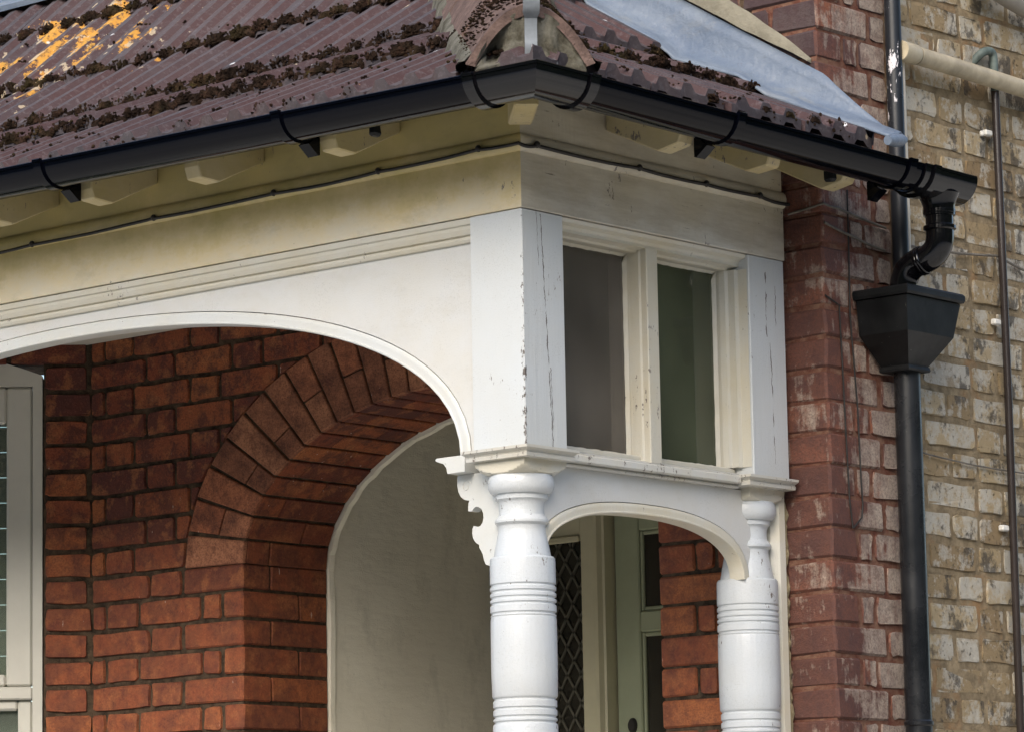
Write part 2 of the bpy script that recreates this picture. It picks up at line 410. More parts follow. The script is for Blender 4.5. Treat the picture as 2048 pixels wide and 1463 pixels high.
M = dict(
    red=m_red_brick(), arch=m_arch_brick(), pier=m_pier_brick(), stock=m_stock_brick(),
    mortar=m_mortar("dark_mortar", (0.026, 0.020, 0.014), (0.105, 0.072, 0.046)),
    piermortar=m_red_mortar(),
    fillet=m_mortar("cement_fillet", (0.17, 0.155, 0.115), (0.25, 0.23, 0.175), 14, 0.7),
    bedding=m_mortar("hip_bedding", (0.07, 0.064, 0.046), (0.20, 0.19, 0.155), 18, 1.0),
    white=m_white("white_gloss_paint", 0.20, 0, 0.2),
    post=m_white("flaking_white_paint", 0.10, 0, 0.45, base=(0.61, 0.64, 0.65), posts=True, grime=0.5),
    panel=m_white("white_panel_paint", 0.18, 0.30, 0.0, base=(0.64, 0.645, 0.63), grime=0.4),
    column=m_white("white_column_paint", 0.12, 0, 0.45, base=(0.60, 0.635, 0.66), rough=0.27, grime=0.35),
    frieze=m_white("stained_shaded_frieze_paint", 0.25, 0.85, 0.2, base=(0.68, 0.64, 0.53), grime=0.25),
    sidefrieze=m_white("weathered_side_frieze_paint", 0.35, 0.22, 0.5, base=(0.70, 0.685, 0.63), warm=(0.36, 0.30, 0.21), board=1.0),
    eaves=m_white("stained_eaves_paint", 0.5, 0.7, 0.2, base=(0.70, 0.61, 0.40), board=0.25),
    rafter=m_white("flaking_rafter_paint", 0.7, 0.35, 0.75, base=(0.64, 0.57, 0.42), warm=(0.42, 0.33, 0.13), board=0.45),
    frame=m_white("cream_frame_paint", 0.45, 0, 0.35, base=(0.64, 0.62, 0.54)),
    sill=m_white("flaking_sill_paint", 0.35, 0, 1.05, base=(0.61, 0.61, 0.575)),
    upvc=m_plain("window_frame_paint", (0.50, 0.49, 0.43), 0.45, var=0.06),
    plaster=m_plaster(),
    ceiling=m_plain("ceiling_plaster", (0.5, 0.47, 0.40), 0.9, 0.2, var=0.15),
    door=m_plain("sage_door_paint", (0.33, 0.36, 0.24), 0.45, var=0.08),
    doorframe=m_plain("cream_door_frame_paint", (0.52, 0.49, 0.34), 0.45, var=0.08),
    hiptile=m_plain("crusted_hip_tile", (0.115, 0.078, 0.066), 0.95, 0.15, var=0.45, nscale=22, bump=0.9, bscale=70, bd=0.008),
    tile=m_tile(), moss=m_moss(), lead=m_lead(),
    gutter=m_black("black_gutter_plastic", 0.09, (0.0012, 0.0016, 0.0035), dust=0.0, spec=0.16),
    gloss=m_black("glossy_black_plastic", 0.10, (0.003, 0.003, 0.004), spec=0.5),
    hopper=m_black("worn_black_hopper", 0.42, (0.004, 0.0045, 0.005), dust=0.10, spec=0.25),
    ironpipe=m_black("flaking_black_pipe", 0.33, (0.012, 0.014, 0.018), flake=1.0),
    downpipe=m_black("black_downpipe", 0.24, (0.008, 0.009, 0.011), dust=0.12),
    cable=m_plain("black_cable", (0.018, 0.016, 0.014), 0.6, var=0.4, nscale=30),
    greycable=m_plain("dull_cable", (0.12, 0.105, 0.085), 0.7, var=0.4, nscale=30),
    iron=m_plain("galvanised_iron", (0.20, 0.22, 0.24), 0.45, 0.5, 0.35, var=0.25, nscale=18),
    waste=m_plain("cream_waste_pipe", (0.38, 0.325, 0.225), 0.5, 0.4, var=0.35, nscale=9),
    greywaste=m_plain("dark_grey_waste_pipe", (0.23, 0.21, 0.18), 0.55, 0.4, var=0.2, nscale=9),
    palepipe=m_plain("pale_thin_pipe", (0.55, 0.50, 0.42), 0.5, 0.4, var=0.3, nscale=4),
    brownpipe=m_plain("brown_thin_pipe", (0.030, 0.023, 0.021), 0.25, 0.5, var=0.2),
    copper=m_plain("verdigris_pipe", (0.085, 0.11, 0.10), 0.6, 0.4, var=0.35, nscale=30),
    clip=m_plain("white_clip", (0.7, 0.68, 0.62), 0.5),
    glass=m_glass("dirty_porch_glass", (0.62, 0.58, 0.52), 1, 0.04, (0.30, 0.265, 0.22), 0.42),
    glass2=m_glass("greenish_porch_glass", (0.55, 0.60, 0.46), 1, 0.04, (0.21, 0.235, 0.145), 0.36),
    green_board=m_plain("green_board_paint", (0.34, 0.42, 0.20), 0.6, var=0.12),
    darkglass=m_glass("dark_leaded_glass", (0.25, 0.25, 0.22), 1, 0.1, (0.06, 0.055, 0.042), 0.5),
    bayglass=m_glass("bay_glass", (0.75, 0.8, 0.75), 1, 0.04, (0.30, 0.33, 0.28), 0.3),
    leadcame=m_plain("lead_came", (0.085, 0.08, 0.06), 0.6),
    blind=m_plain("pale_blind", (0.55, 0.58, 0.48), 0.7, var=0.06),
    dark=m_plain("dark_interior", (0.03, 0.028, 0.024), 0.9),
    foam=m_plain("yellowed_filler", (0.22, 0.18, 0.11), 0.9, 0.2, var=0.3, nscale=40, bump=0.8, bd=0.006),
    ground=m_plain("garden_paving", (0.52, 0.485, 0.42), 0.9, 0.2, var=0.2, nscale=0.6),
)

# ------------------------------------------------------------------ geometry helpers
def link(name, me, mat, parent=None):
    o = bpy.data.objects.new(name, me)
    COL.objects.link(o)
    if mat is not None and not me.materials:
        me.materials.append(mat)
    if parent is not None:
        o.parent = parent
        if parent.type == 'EMPTY':      # children are modelled in world coordinates
            o.matrix_parent_inverse = Matrix.Translation(-parent.location)
    return o

def pyd(name, v, f, mat, parent=None, smooth=False, angle=None):
    me = bpy.data.meshes.new(name)
    me.from_pydata([tuple(p) for p in v], [], f)
    bm = bmesh.new()
    bm.from_mesh(me)
    bmesh.ops.recalc_face_normals(bm, faces=bm.faces)
    if smooth:
        lim = R(angle if angle else 35)
        for e in bm.edges:
            if len(e.link_faces) == 2 and e.calc_face_angle(0) > lim:
                e.smooth = False
        for fc in bm.faces:
            fc.smooth = True
    bm.to_mesh(me)
    bm.free()
    return link(name, me, mat, parent)

def bm_obj(name, bm, mat, parent=None):
    bmesh.ops.recalc_face_normals(bm, faces=bm.faces)
    me = bpy.data.meshes.new(name)
    bm.to_mesh(me)
    bm.free()
    return link(name, me, mat, parent)

def box(name, x0, x1, y0, y1, z0, z1, mat, parent=None, bev=0.003, jit=0.0):
    bm = bmesh.new()
    bmesh.ops.create_cube(bm, size=1)
    for v in bm.verts:
        v.co = Vector(((x0 + x1) / 2 + v.co.x * (x1 - x0), (y0 + y1) / 2 + v.co.y * (y1 - y0), (z0 + z1) / 2 + v.co.z * (z1 - z0)))
        if jit:
            v.co += Vector((random.uniform(-jit, jit), random.uniform(-jit, jit), random.uniform(-jit, jit)))
    if bev:
        bmesh.ops.bevel(bm, geom=bm.edges[:], offset=bev, segments=1, affect='EDGES')
    return bm_obj(name, bm, mat, parent)

def prism(name, pts, axis, a, b, mat, parent=None, bev=0.0):
    """closed outline pts in the plane across `axis`, from a to b.  axis 0: (y,z)  1: (x,z)  2: (x,y)"""
    bm = bmesh.new()
    def P(p, t):
        return {0: (t, p[0], p[1]), 1: (p[0], t, p[1]), 2: (p[0], p[1], t)}[axis]
    v0 = [bm.verts.new(P(p, a)) for p in pts]
    v1 = [bm.verts.new(P(p, b)) for p in pts]
    n = len(pts)
    bm.faces.new(v0)
    bm.faces.new(v1[::-1])
    for i in range(n):
        bm.faces.new((v0[i], v0[(i + 1) % n], v1[(i + 1) % n], v1[i]))
    bmesh.ops.recalc_face_normals(bm, faces=bm.faces)
    if bev:
        es = [e for e in bm.edges if len(e.link_faces) == 2 and e.calc_face_angle(0) > R(30)]
        bmesh.ops.bevel(bm, geom=es, offset=bev, segments=1, affect='EDGES')
    bmesh.ops.triangulate(bm, faces=[f for f in bm.faces if len(f.verts) > 4])
    return bm_obj(name, bm, mat, parent)

def loft(name, rings, mat, parent=None, closed=False, caps=False, smooth=True, angle=35, loop=False):
    v = [p for r in rings for p in r]
    n = len(rings[0])
    f = []
    R_ = len(rings)
    for i in range(R_ if loop else R_ - 1):
        j2 = (i + 1) % R_
        for j in range(n if closed else n - 1):
            f.append((i * n + j, i * n + (j + 1) % n, j2 * n + (j + 1) % n, j2 * n + j))
    if caps:
        f.append(tuple(range(n))[::-1])
        f.append(tuple((R_ - 1) * n + j for j in range(n)))
    return pyd(name, v, f, mat, parent, smooth, angle)

def tube(name, path, r, mat, parent=None, seg=14, caps=True, rs=None):
    P = [Vector(p) for p in path]
    rings = []
    up = Vector((0.3, 0.2, 1)).normalized()
    d0 = (P[1] - P[0]).normalized()
    u = d0.orthogonal().normalized()
    for i, p in enumerate(P):
        d = (P[min(i + 1, len(P) - 1)] - P[max(i - 1, 0)]).normalized()
        u = (u - d * u.dot(d)).normalized()
        w = d.cross(u)
        rr = rs[i] if rs else r
        rings.append([p + (u * math.cos(2 * math.pi * k / seg) + w * math.sin(2 * math.pi * k / seg)) * rr for k in range(seg)])
    return loft(name, rings, mat, parent, closed=True, caps=caps, smooth=True, angle=50)

def fillet_path(pts, rad, n=7):
    P = [Vector(p) for p in pts]
    out = [P[0]]
    for i in range(1, len(P) - 1):
        a, b, c = P[i - 1], P[i], P[i + 1]
        d1, d2 = (a - b), (c - b)
        k = min(rad, d1.length * 0.49, d2.length * 0.49)
        p1, p2 = b + d1.normalized() * k, b + d2.normalized() * k
        for q in range(n + 1):
            t = q / n
            out.append((1 - t) ** 2 * p1 + 2 * t * (1 - t) * b + t * t * p2)
    out.append(P[-1])
    return out

def lathe(name, prof, cx, cy, mat, parent=None, seg=56):
    rings = [[(cx + r * math.cos(2 * math.pi * k / seg), cy + r * math.sin(2 * math.pi * k / seg), z) for k in range(seg)] for r, z in prof]
    return loft(name, rings, mat, parent, closed=True, caps=True, smooth=True, angle=28)

def empty(name, loc=(0, 0, 0)):
    o = bpy.data.objects.new(name, None)
    o.empty_display_size = 0.2
    o.location = loc
    COL.objects.link(o)
    return o

def tag(o, label, cat, group=None):
    o["label"] = label
    o["category"] = cat
    if group:
        o["group"] = group
    return o

# ------------------------------------------------------------------ ground
g = pyd("ground", [(-150, -150, 0), (150, -150, 0), (150, 150, 0), (-150, 150, 0)], [(0, 1, 2, 3)], M["ground"])
g["kind"] = "structure"

# unseen tree belt, added and raised to darken reflections in glass and gloss
V_, F_ = [], []
pth = [(-40, -24), (-20, -25), (0, -24), (10, -21), (18, -14), (21, -4), (20, 8), (20, 20), (24, 34), (20, 50)]
cols_ = 120
def on_path(t):
    k = min(int(t), len(pth) - 2); u = t - k
    return pth[k][0] + (pth[k + 1][0] - pth[k][0]) * u, pth[k][1] + (pth[k + 1][1] - pth[k][1]) * u
for i in range(cols_ + 1):
    x, y = on_path((len(pth) - 1) * i / cols_)
    top = 8.8 + (5.0 * min(1.0, max(0.0, (y - 2.0) / 10.0))) + 2.5 * mnoise.noise(Vector((x * 0.16, y * 0.16, 1))) + 1.4 * mnoise.noise(Vector((x * 0.6, y * 0.6, 4)))
    for j in range(15):
        a = math.pi * j / 14
        n1 = 1 + 0.25 * mnoise.noise(Vector((x * 0.5, y * 0.5, j * 0.7)))
        L_ = math.hypot(x, y)
        out = 1.8 * math.cos(a) * n1
        V_.append((x - x / L_ * out, y - y / L_ * out, max(-0.1, top * math.sin(a) ** 0.7 * n1)))
for i in range(cols_):
    for j in range(14):
        F_.append((i * 15 + j, i * 15 + j + 1, (i + 1) * 15 + j + 1, (i + 1) * 15 + j))
tb = pyd("added_tree_belt", V_, F_, m_plain("added_foliage", (0.05, 0.07, 0.025), 0.9, 0.2, var=0.6, nscale=1.5, bump=1.0, bscale=6, bd=0.2))
tb["kind"] = "stuff"
tb["category"] = "trees"
tb["label"] = "unseen dark green tree mass added to darken reflections"

# ================================================================== HOUSE
YW = 1.0           # front wall face
XP = 0.11          # side wall face (corner of the house)
CH, CZ = 0.0772, 2.440   # course height, one bed-joint level
JL, JR = -1.897, -0.43   # entrance jambs
AX, AZ, AA, AB = (JL + JR) / 2, 2.665, (JR - JL) / 2, 0.413   # entrance arch (half ellipse)
EA, EB = AA + 0.226, AB + 0.226
YR = 1.336         # back of the arch ring

house = empty("house")
tag(house, "red brick house with yellow brick side wall, brick entrance arch and canted bay", "house")

# --- mortar backing of the front wall, with the arched opening
mo = 0.007
ol = [(-2.72, 0), (-2.72, 3.5), (-3.6, 3.5), (-3.6, 4.9), (XP - 0.2, 4.9), (XP - 0.2, 0), (JR + mo, 0)]
for k in range(33):
    a = math.pi * k / 32
    ol.append((AX + (AA + mo) * math.cos(a), AZ + (AB + mo) * math.sin(a)))
ol.append((JL - mo, 0))
front_wall = prism("front_wall", ol, 1, YW + 0.008, YR + 0.004, M["mortar"], house)
side_wall = box("side_wall", XP - 0.2, XP - 0.005, YW + 0.005, 4.2, 0, 4.9, M["piermortar"], house, bev=0)

# --- brick makers
_brick_cache = {}
def face_brick_mesh(w, h, d, rough, mat, var):
    key = ("f", round(w, 3), round(h, 3), round(d, 3), rough, mat.name, var)
    if key in _brick_cache:
        return _brick_cache[key]
    rng = random.Random(hash((round(w, 3), round(h, 3), var, rough)) & 0xffff)
    pts = []
    c = 0.003 + rough * 0.0035
    def side(x0, y0, x1, y1, n):
        for i in range(n):
            t = (i + 0.5) / n
            pts.append([x0 + (x1 - x0) * t, y0 + (y1 - y0) * t])
    nl = 4 if w > 0.15 else 3
    W, H = w / 2, h / 2
    def cc():
        return c * rng.uniform(0.5, 1.8)
    k1, k2, k3, k4 = cc(), cc(), cc(), cc()
    pts += [[-W + k1, -H]]; side(-W + k1, -H, W - k2, -H, nl - 2); pts += [[W - k2, -H], [W, -H + k2]]
    side(W, -H + k2, W, H - k3, 1); pts += [[W, H - k3], [W - k3, H]]
    side(W - k3, H, -W + k4, H, nl - 2); pts += [[-W + k4, H], [-W, H - k4]]
    side(-W, H - k4, -W, -H + k1, 1); pts += [[-W, -H + k1]]
    j = 0.0014 + rough * 0.0030
    pts = [(p[0] + rng.uniform(-j, j), p[1] + rng.uniform(-j, j)) for p in pts]
    n = len(pts)
    ins = 0.0022 + rough * 0.0025
    def inset(p):
        return (p[0] * (1 - ins / W), p[1] * (1 - ins / H))
    v = [(x, y, -d) for x, y in pts] + [inset(p) + (rng.uniform(-1, 1) * j * 0.6,) for p in pts]
    f = [tuple(range(n, 2 * n))] + [(i, (i + 1) % n, n + (i + 1) % n, n + i) for i in range(n)]
    me = bpy.data.meshes.new("brick")
    me.from_pydata(v, [], f)
    me.update()
    me.materials.append(mat)
    _brick_cache[key] = me
    return me

def face_brick(name, c, u, nrm, w, h, mat, parent, rough=0.3, d=0.020):
    """brick seen on one face: centre c of the face, u along its length, nrm outward"""
    me = face_brick_mesh(w, h, d, rough, mat, random.randint(0, 4))
    o = bpy.data.objects.new(name, me)
    COL.objects.link(o)
    n = Vector(nrm).normalized()
    u = Vector(u).normalized()
    v = n.cross(u)
    flip = random.random() < 0.5
    if flip:
        u, v = -u, -v
    m = Matrix((u, v, n)).transposed().to_4x4()
    m.translation = Vector(c) + n * random.uniform(-0.0015, 0.0015)
    o.parent = parent
    o.matrix_world = m
    return o

_bc = {}
def solid_brick(name, x0, x1, y0, y1, z0, z1, mat, parent, bev=0.005, jit=0.002):
    """quoin brick that shows two faces"""
    key = (round(x1 - x0, 3), round(y1 - y0, 3), round(z1 - z0, 3), mat.name, bev, random.randint(0, 3))
    if key not in _bc:
        bm = bmesh.new()
        bmesh.ops.create_cube(bm, size=1)
        for v in bm.verts:
            v.co = Vector((v.co.x * (x1 - x0), v.co.y * (y1 - y0), v.co.z * (z1 - z0))) + Vector([random.uniform(-jit, jit) for _ in range(3)])
        bmesh.ops.bevel(bm, geom=bm.edges[:], offset=bev, segments=1, affect='EDGES')
        bmesh.ops.recalc_face_normals(bm, faces=bm.faces)
        me = bpy.data.meshes.new("brick")
        bm.to_mesh(me); bm.free()
        me.materials.append(mat)
        _bc[key] = me
    o = bpy.data.objects.new(name, _bc[key])
    COL.objects.link(o)
    o.parent = parent
    o.location = ((x0 + x1) / 2, (y0 + y1) / 2, (z0 + z1) / 2)
    return o

def in_arch(x, z, a, b):
    return z > AZ - 0.02 and ((x - AX) / a) ** 2 + ((z - AZ) / b) ** 2 < 1 or (z <= AZ - 0.02 and abs(x - AX) < AA + 0.02)

JT = 0.0085
# --- front wall, left of the arch (between the bay and the jamb) and over it
CX0 = -2.512
def clipx(x0, x1, zc):
    """trim a brick span against the arch extrados at height zc; returns list of spans"""
    zt = zc - AZ
    if zt > EB + 0.02:
        return [(x0, x1)]
    hw = AA + 0.001 if zc < AZ else EA * math.sqrt(max(0.0, 1 - (max(0.0, zt) / EB) ** 2)) + 0.004
    out = []
    l, r = AX - hw, AX + hw
    if x0 < l: out.append((x0, min(x1, l)))
    if x1 > r: out.append((max(x0, r), x1))
    return out

def arch_cut_brick(x0, x1, z0, z1, mat, parent):
    """brick against the arch: its end is cut along the extrados"""
    def ext(z):
        t = max(0.0, z - AZ)
        return EA * math.sqrt(max(0.0, 1 - min(1.0, t / EB) ** 2)) + 0.006 if z > AZ else AA
    mid = (x0 + x1) / 2
    sg = 1 if mid > AX else -1
    eb, et = AX + sg * ext(z0), AX + sg * ext(z1)
    if z1 >= AZ + EB: et = AX + sg * 0.05
    # keep the part of the rectangle outside the line (eb, z0)-(et, z1)
    rect = [(x0, z0), (x1, z0), (x1, z1), (x0, z1)]
    def side_(p):
        xl = eb + (et - eb) * (p[1] - z0) / (z1 - z0)
        return (p[0] - xl) * sg
    pts = []
    for i in range(4):
        p, q = rect[i], rect[(i + 1) % 4]
        a_, b_ = side_(p), side_(q)
        if a_ >= 0: pts.append(p)
        if a_ * b_ < 0:
            u = a_ / (a_ - b_)
            pts.append((p[0] + (q[0] - p[0]) * u, p[1] + (q[1] - p[1]) * u))
    if len(pts) < 3: return
    ar = abs(sum(pts[i][0] * pts[(i + 1) % len(pts)][1] - pts[(i + 1) % len(pts)][0] * pts[i][1] for i in range(len(pts)))) / 2
    if ar < 0.0005: return
    return poly_brick("brick", pts, mat, parent)

def poly_brick(name, pts, mat, parent, y0=YW, d=0.02, ins=0.005):
    """brick of any convex outline on the front wall"""
    cx = sum(p[0] for p in pts) / len(pts); cz = sum(p[1] for p in pts) / len(pts)
    n = len(pts)
    out = []
    for i in range(n):           # clip the corners a little
        a, b, c = Vector(pts[i - 1]), Vector(pts[i]), Vector(pts[(i + 1) % n])
        k = min(random.uniform(0.003, 0.007), 0.3 * min((a - b).length, (c - b).length))
        out.append(b + (a - b).normalized() * k)
        out.append(b + (c - b).normalized() * k)
    v, f = [], []
    y = y0 + random.uniform(-0.0015, 0.0015)
    for p in out: v.append((p.x, y + d, p.y))
    for p in out:
        q = p + (Vector((cx, cz)) - p).normalized() * ins
        v.append((q.x, y + random.uniform(-.001, .001), q.y))
    m = len(out)
    f = [tuple(range(m, 2 * m))] + [(i, (i + 1) % m, m + (i + 1) % m, m + i) for i in range(m)]
    return pyd(name, v, f, mat, parent)

def row_spans(x0, x1, kind):
    """Flemish bond from x0 to x1 with joints"""
    S, H, Q = 0.2215, 0.110, 0.052
    seq = [S, H] if kind == 0 else [Q, H, S]
    rep = [S, H]
    xs, x = [], x0
    i = 0
    cur = list(seq)
    while x < x1 - 0.01:
        if i < len(cur): w = cur[i]
        else: w = ([H, S] if cur[-1] == S else [S, H])[(i - len(cur)) % 2]
        e = min(x + w, x1)
        if x1 - e < 0.035: e = x1
        xs.append((x, e))
        x = e + JT
        i += 1
    return xs

k0, k1 = -6, 23
for k in range(k0, k1):
    zb, zt = CZ + k * CH + JT / 2, CZ + (k + 1) * CH - JT / 2
    zc = (zb + zt) / 2
    kind = k % 2
    # left pier of the opening, up to the extrados; above: continuous as far as the ceiling hides it
    if zc < AZ - 0.01:
        L = JL - CX0
        if kind == 0:
            w = [0.234, 0.119, None]
        else:
            w = [0.052, 0.125, 0.246, 0.068, None]
        x = CX0 + 0.006
        for q in w:
            e = JL if q is None else x + q
            e_j = e - 0.0
            if q is None:      # jamb brick shows its end in the reveal
                d = 0.110 if kind == 0 else 0.222
                solid_brick("brick", x + 0.003, JL, YW, YW + d, zb, zt, M["red"], front_wall)
                solid_brick("brick", JL - 0.09, JL - random.uniform(0, .002), YW + d + 0.004, YR, zb + .001, zt - .001, M["red"], front_wall, bev=0.003)
            else:
                face_brick("brick", (x + (e - x) / 2 , YW, zc), (1, 0, 0), (0, -1, 0), (e - x), zt - zb, M["red"], front_wall, 0.5)
            x = e + 0.0095
    elif zc < 3.37:
        for (a, b) in row_spans(CX0 + 0.004, AX + 0.2, kind):
            hwb = AX - (EA * math.sqrt(max(0, 1 - (max(0, zb - AZ) / EB) ** 2)) if zb - AZ < EB else 0)
            if b < hwb - 0.16 or zb - AZ > EB + 0.0:
                face_brick("brick", ((a + b) / 2, YW, zc), (1, 0, 0), (0, -1, 0), b - a, zt - zb, M["red"], front_wall, 0.5)
            else:
                arch_cut_brick(a, b, zb, zt, M["red"], front_wall)
    # right of the opening up to the house corner
    if zc < AZ - 0.01 or True:
        xs = []
        ext = JR if zc < AZ - 0.01 else AX + EA * math.sqrt(max(0.0, 1 - (max(0, zc - AZ) / EB) ** 2)) + 0.01
        x = JR
        widths = ([0.222, 0.110] if kind == 0 else [0.113, 0.057, 0.222]) + [0.11, 0.222]
        lim = -0.035 - (0.0 if kind == 0 else 0.09)
        i = 0
        while x < lim - 0.03:
            e = min(x + widths[min(i, len(widths) - 1)], lim)
            if lim - e < 0.05: e = lim
            if x >= ext - 0.005 and zc < 3.37:
                if i == 0 and zc < AZ:
                    d = 0.110 if kind == 0 else 0.222
                    solid_brick("brick", x, e, YW, YW + d, zb, zt, M["red"], front_wall)
                    solid_brick("brick", x, x + 0.09, YW + d + 0.004, YR, zb + .001, zt - .001, M["red"], front_wall, bev=0.003)
                else:
                    face_brick("brick", ((x + e) / 2, YW, zc), (1, 0, 0), (0, -1, 0), e - x, zt - zb, M["red"], front_wall, 0.5)
            elif e > ext + 0.03 and zc < 3.37:
                arch_cut_brick(max(x, AX), e, zb, zt, M["red"], front_wall)
            x = e + JT
            i += 1
        # quoin at the corner (shows on both faces), then the side wall
        if kind == 0:
            solid_brick("brick", -0.027, XP, YW, YW + 0.216, zb - .001, zt + .001, M["pier"], side_wall, bev=0.006, jit=0.003)
            ys = [0.226, 0.290]
        else:
            solid_brick("brick", -0.115, XP, YW, YW + 0.104, zb - .001, zt + .001, M["pier"], side_wall, bev=0.006, jit=0.003)
            ys = [0.114, 0.166, 0.177, 0.290]
        if kind == 0:
            spans = [(0.227, 0.292)]
        else:
            spans = [(0.115, 0.168), (0.179, 0.292)]
        for (a, b) in spans:
            face_brick("brick", (XP - 0.001, YW + (a + b) / 2, zc), (0, 1, 0), (1, 0, 0), b - a, zt - zb, M["pier"], side_wall, 0.7)
        # dark bricks of the front face above the porch roof
        if zc > 3.6:
            x = -0.036 - (0.09 if kind else 0)
            i = 0
            while x > -0.85:
                w = (0.11, 0.222)[(i + kind) % 2]
                face_brick("brick", (x - w / 2, YW, zc), (1, 0, 0), (0, -1, 0), w, zt - zb, M["pier"], front_wall, 0.6)
                x -= w + JT
                i += 1
        # stock bricks of the side wall
        y = YW + 0.303 - random.uniform(0, 0.006)
        i = 0
        while y < 2.62:
            w = [0.215, 0.103][(i + k) % 2] * random.uniform(0.95, 1.04)
            dz = random.uniform(-0.0025, 0.0025)
            face_brick("stock_brick", (XP - 0.001 + random.uniform(-.003, .002), y + w / 2, zc + dz), (0, 1, 0), (1, 0, 0), w, zt - zb - 0.002, M["stock"], side_wall, 0.6)
            y += w + random.uniform(0.010, 0.016)
            i += 1

# --- arch ring: voussoirs, split alternately one long / two short, with their soffit bricks
def ell(a, b, t):
    return Vector((AX + a * math.cos(t), AZ + b * math.sin(t)))
ts = []
N = 400
acc = [0.0]
pp = ell(AA, AB, 0)
for i in range(1, N + 1):
    p = ell(AA, AB, math.pi * i / N)
    acc.append(acc[-1] + (p - pp).length)
    pp = p
nv = 27
for k in range(nv + 1):
    target = acc[-1] * k / nv
    for i in range(N):
        if acc[i + 1] >= target - 1e-9:
            ts.append(math.pi * (i + (target - acc[i]) / (acc[i + 1] - acc[i])) / N)
            break
def vous(t0, t1, f0, f1, y0, y1, name="arch_brick"):
    """wedge between parameters t0..t1, radial fractions f0..f1, depth y0..y1"""
    def P(t, f):
        a, b = ell(AA, AB, t), ell(EA, EB, t)
        return a + (b - a) * f
    dt = (t1 - t0) * 0.05
    t0 += dt; t1 -= dt
    c = [P(t0, f0), P(t1, f0), P(t1, f1), P(t0, f1)]
    bm = bmesh.new()
    j = lambda: random.uniform(-0.0012, 0.0012)
    va = [bm.verts.new((p.x + j(), y0 + j(), p.y + j())) for p in c]
    vb = [bm.verts.new((p.x + j(), y1 + j(), p.y + j())) for p in c]
    bm.faces.new(va); bm.faces.new(vb[::-1])
    for i in range(4):
        bm.faces.new((va[i], va[(i + 1) % 4], vb[(i + 1) % 4], vb[i]))
    bmesh.ops.recalc_face_normals(bm, faces=bm.faces)
    bmesh.ops.bevel(bm, geom=bm.edges[:], offset=0.0028, segments=1, affect='EDGES')
    return bm_obj(name, bm, M["arch"] if y0 < YW + 0.01 else M["red"], front_wall)
for k in range(nv):
    t0, t1 = ts[k], ts[k + 1]
    # face ring
    if k % 2 == 0:
        vous(t0, t1, 0.004, 1, YW - 0.002, YW + 0.014)
    else:
        sp = random.choice((0.36, 0.5, 0.5, 0.62)) + random.uniform(-0.03, 0.03)
        vous(t0, t1, 0.004, sp - 0.012, YW - 0.001, YW + 0.014)
        vous(t0, t1, sp + 0.012, 1, YW, YW + 0.014)
    # bricks of the underside, bonded through the thickness of the wall
    cut = YW + (0.108 if k % 2 == 0 else 0.222) + random.uniform(-0.006, 0.006)
    vous(t0, t1, 0, 0.4, YW + 0.0148, cut - 0.004)
    vous(t0, t1, 0, 0.4, cut, YR)

# --- entrance recess behind the arch
box("plaster_wall", -2.1, JL + 0.006, YR + 0.005, 2.14, 1.0, 3.40, M["plaster"], house, bev=0)
# ragged plaster edge against the brick arch ring
rg = []
for i in range(41):
    if i < 14:
        p = (JL, 1.6 + (AZ - 1.6) * i / 13.0)
        nn = Vector((1, 0))
    else:
        t = math.pi - (math.pi * 0.5) * (i - 13) / 27.0
        e = ell(AA, AB, t)
        p = (e.x, e.y)
        nn = Vector((-math.cos(t) / AA, -math.sin(t) / AB)).normalized()
    q = random.uniform(0.004, 0.011)
    rg.append((p, nn, q))
rings = []
for (p, nn, q) in rg:
    a = Vector((p[0] - nn.x * 0.05, p[1] - nn.y * 0.05))
    b = Vector((p[0] + nn.x * q, p[1] + nn.y * q))
    rings.append([(a.x, YR + 0.004, a.y), (b.x, YR + 0.0035, b.y), (b.x + nn.x * 0.002, YR + 0.02, b.y + nn.y * 0.002), (a.x, YR + 0.03, a.y)])
loft("plaster_edge", rings, M["plaster"], house, closed=True, caps=True, smooth=False)
box("recess_wall", JR + 0.25, JR + 0.31, YR + 0.005, 2.14, 1.0, 3.40, M["plaster"], house, bev=0)
box("recess_ceiling", -2.1, JR + 0.31, YR + 0.005, 2.3, 3.401, 3.46, M["ceiling"], house, bev=0)
box("recess_floor", -2.1, JR + 0.31, 0.95, 2.3, 0.9, 1.0, M["ground"], house, bev=0)
YD = 2.1
box("recess_back_wall", -2.1, JR + 0.31, YD + 0.06, YD + 0.16, 1.0, 3.40, M["dark"], house, bev=0)
# door frame with leaded side light
sl = box("side_light", -1.564, -1.506, YD - 0.045, YD + 0.05, 1.0, 3.10, M["doorframe"], house, bev=0.004)
box("frame_rail", -1.89, -1.565, YD - 0.04, YD + 0.05, 2.78, 3.10, M["doorframe"], sl, bev=0.004)
box("frame_bead", -1.890, -1.566, YD - 0.052, YD - 0.041, 2.772, 2.79, M["doorframe"], sl, bev=0.003)
box("glazing", -1.888, -1.565, YD - 0.004, YD, 1.0, 2.779, M["darkglass"], sl, bev=0)
v, f = [], []
def came(p, q, w=0.0035):
    a, b = Vector(p), Vector(q)
    d = (b - a).normalized(); n = Vector((-d.y, d.x)) * w
    i = len(v)
    for yy in (YD - 0.010, YD - 0.0045):
        for s_ in (a + n, b + n, b - n, a - n):
            v.append((s_.x, yy, s_.y))
    f.extend([(i, i + 1, i + 2, i + 3), (i, i + 1, i + 5, i + 4), (i + 2, i + 3, i + 7, i + 6), (i + 1, i + 2, i + 6, i + 5), (i + 3, i, i + 4, i + 7)])
DW, DH = 0.0525, 0.083
XL0, XL1, ZL0, ZL1 = -1.888, -1.566, 1.6, 2.778
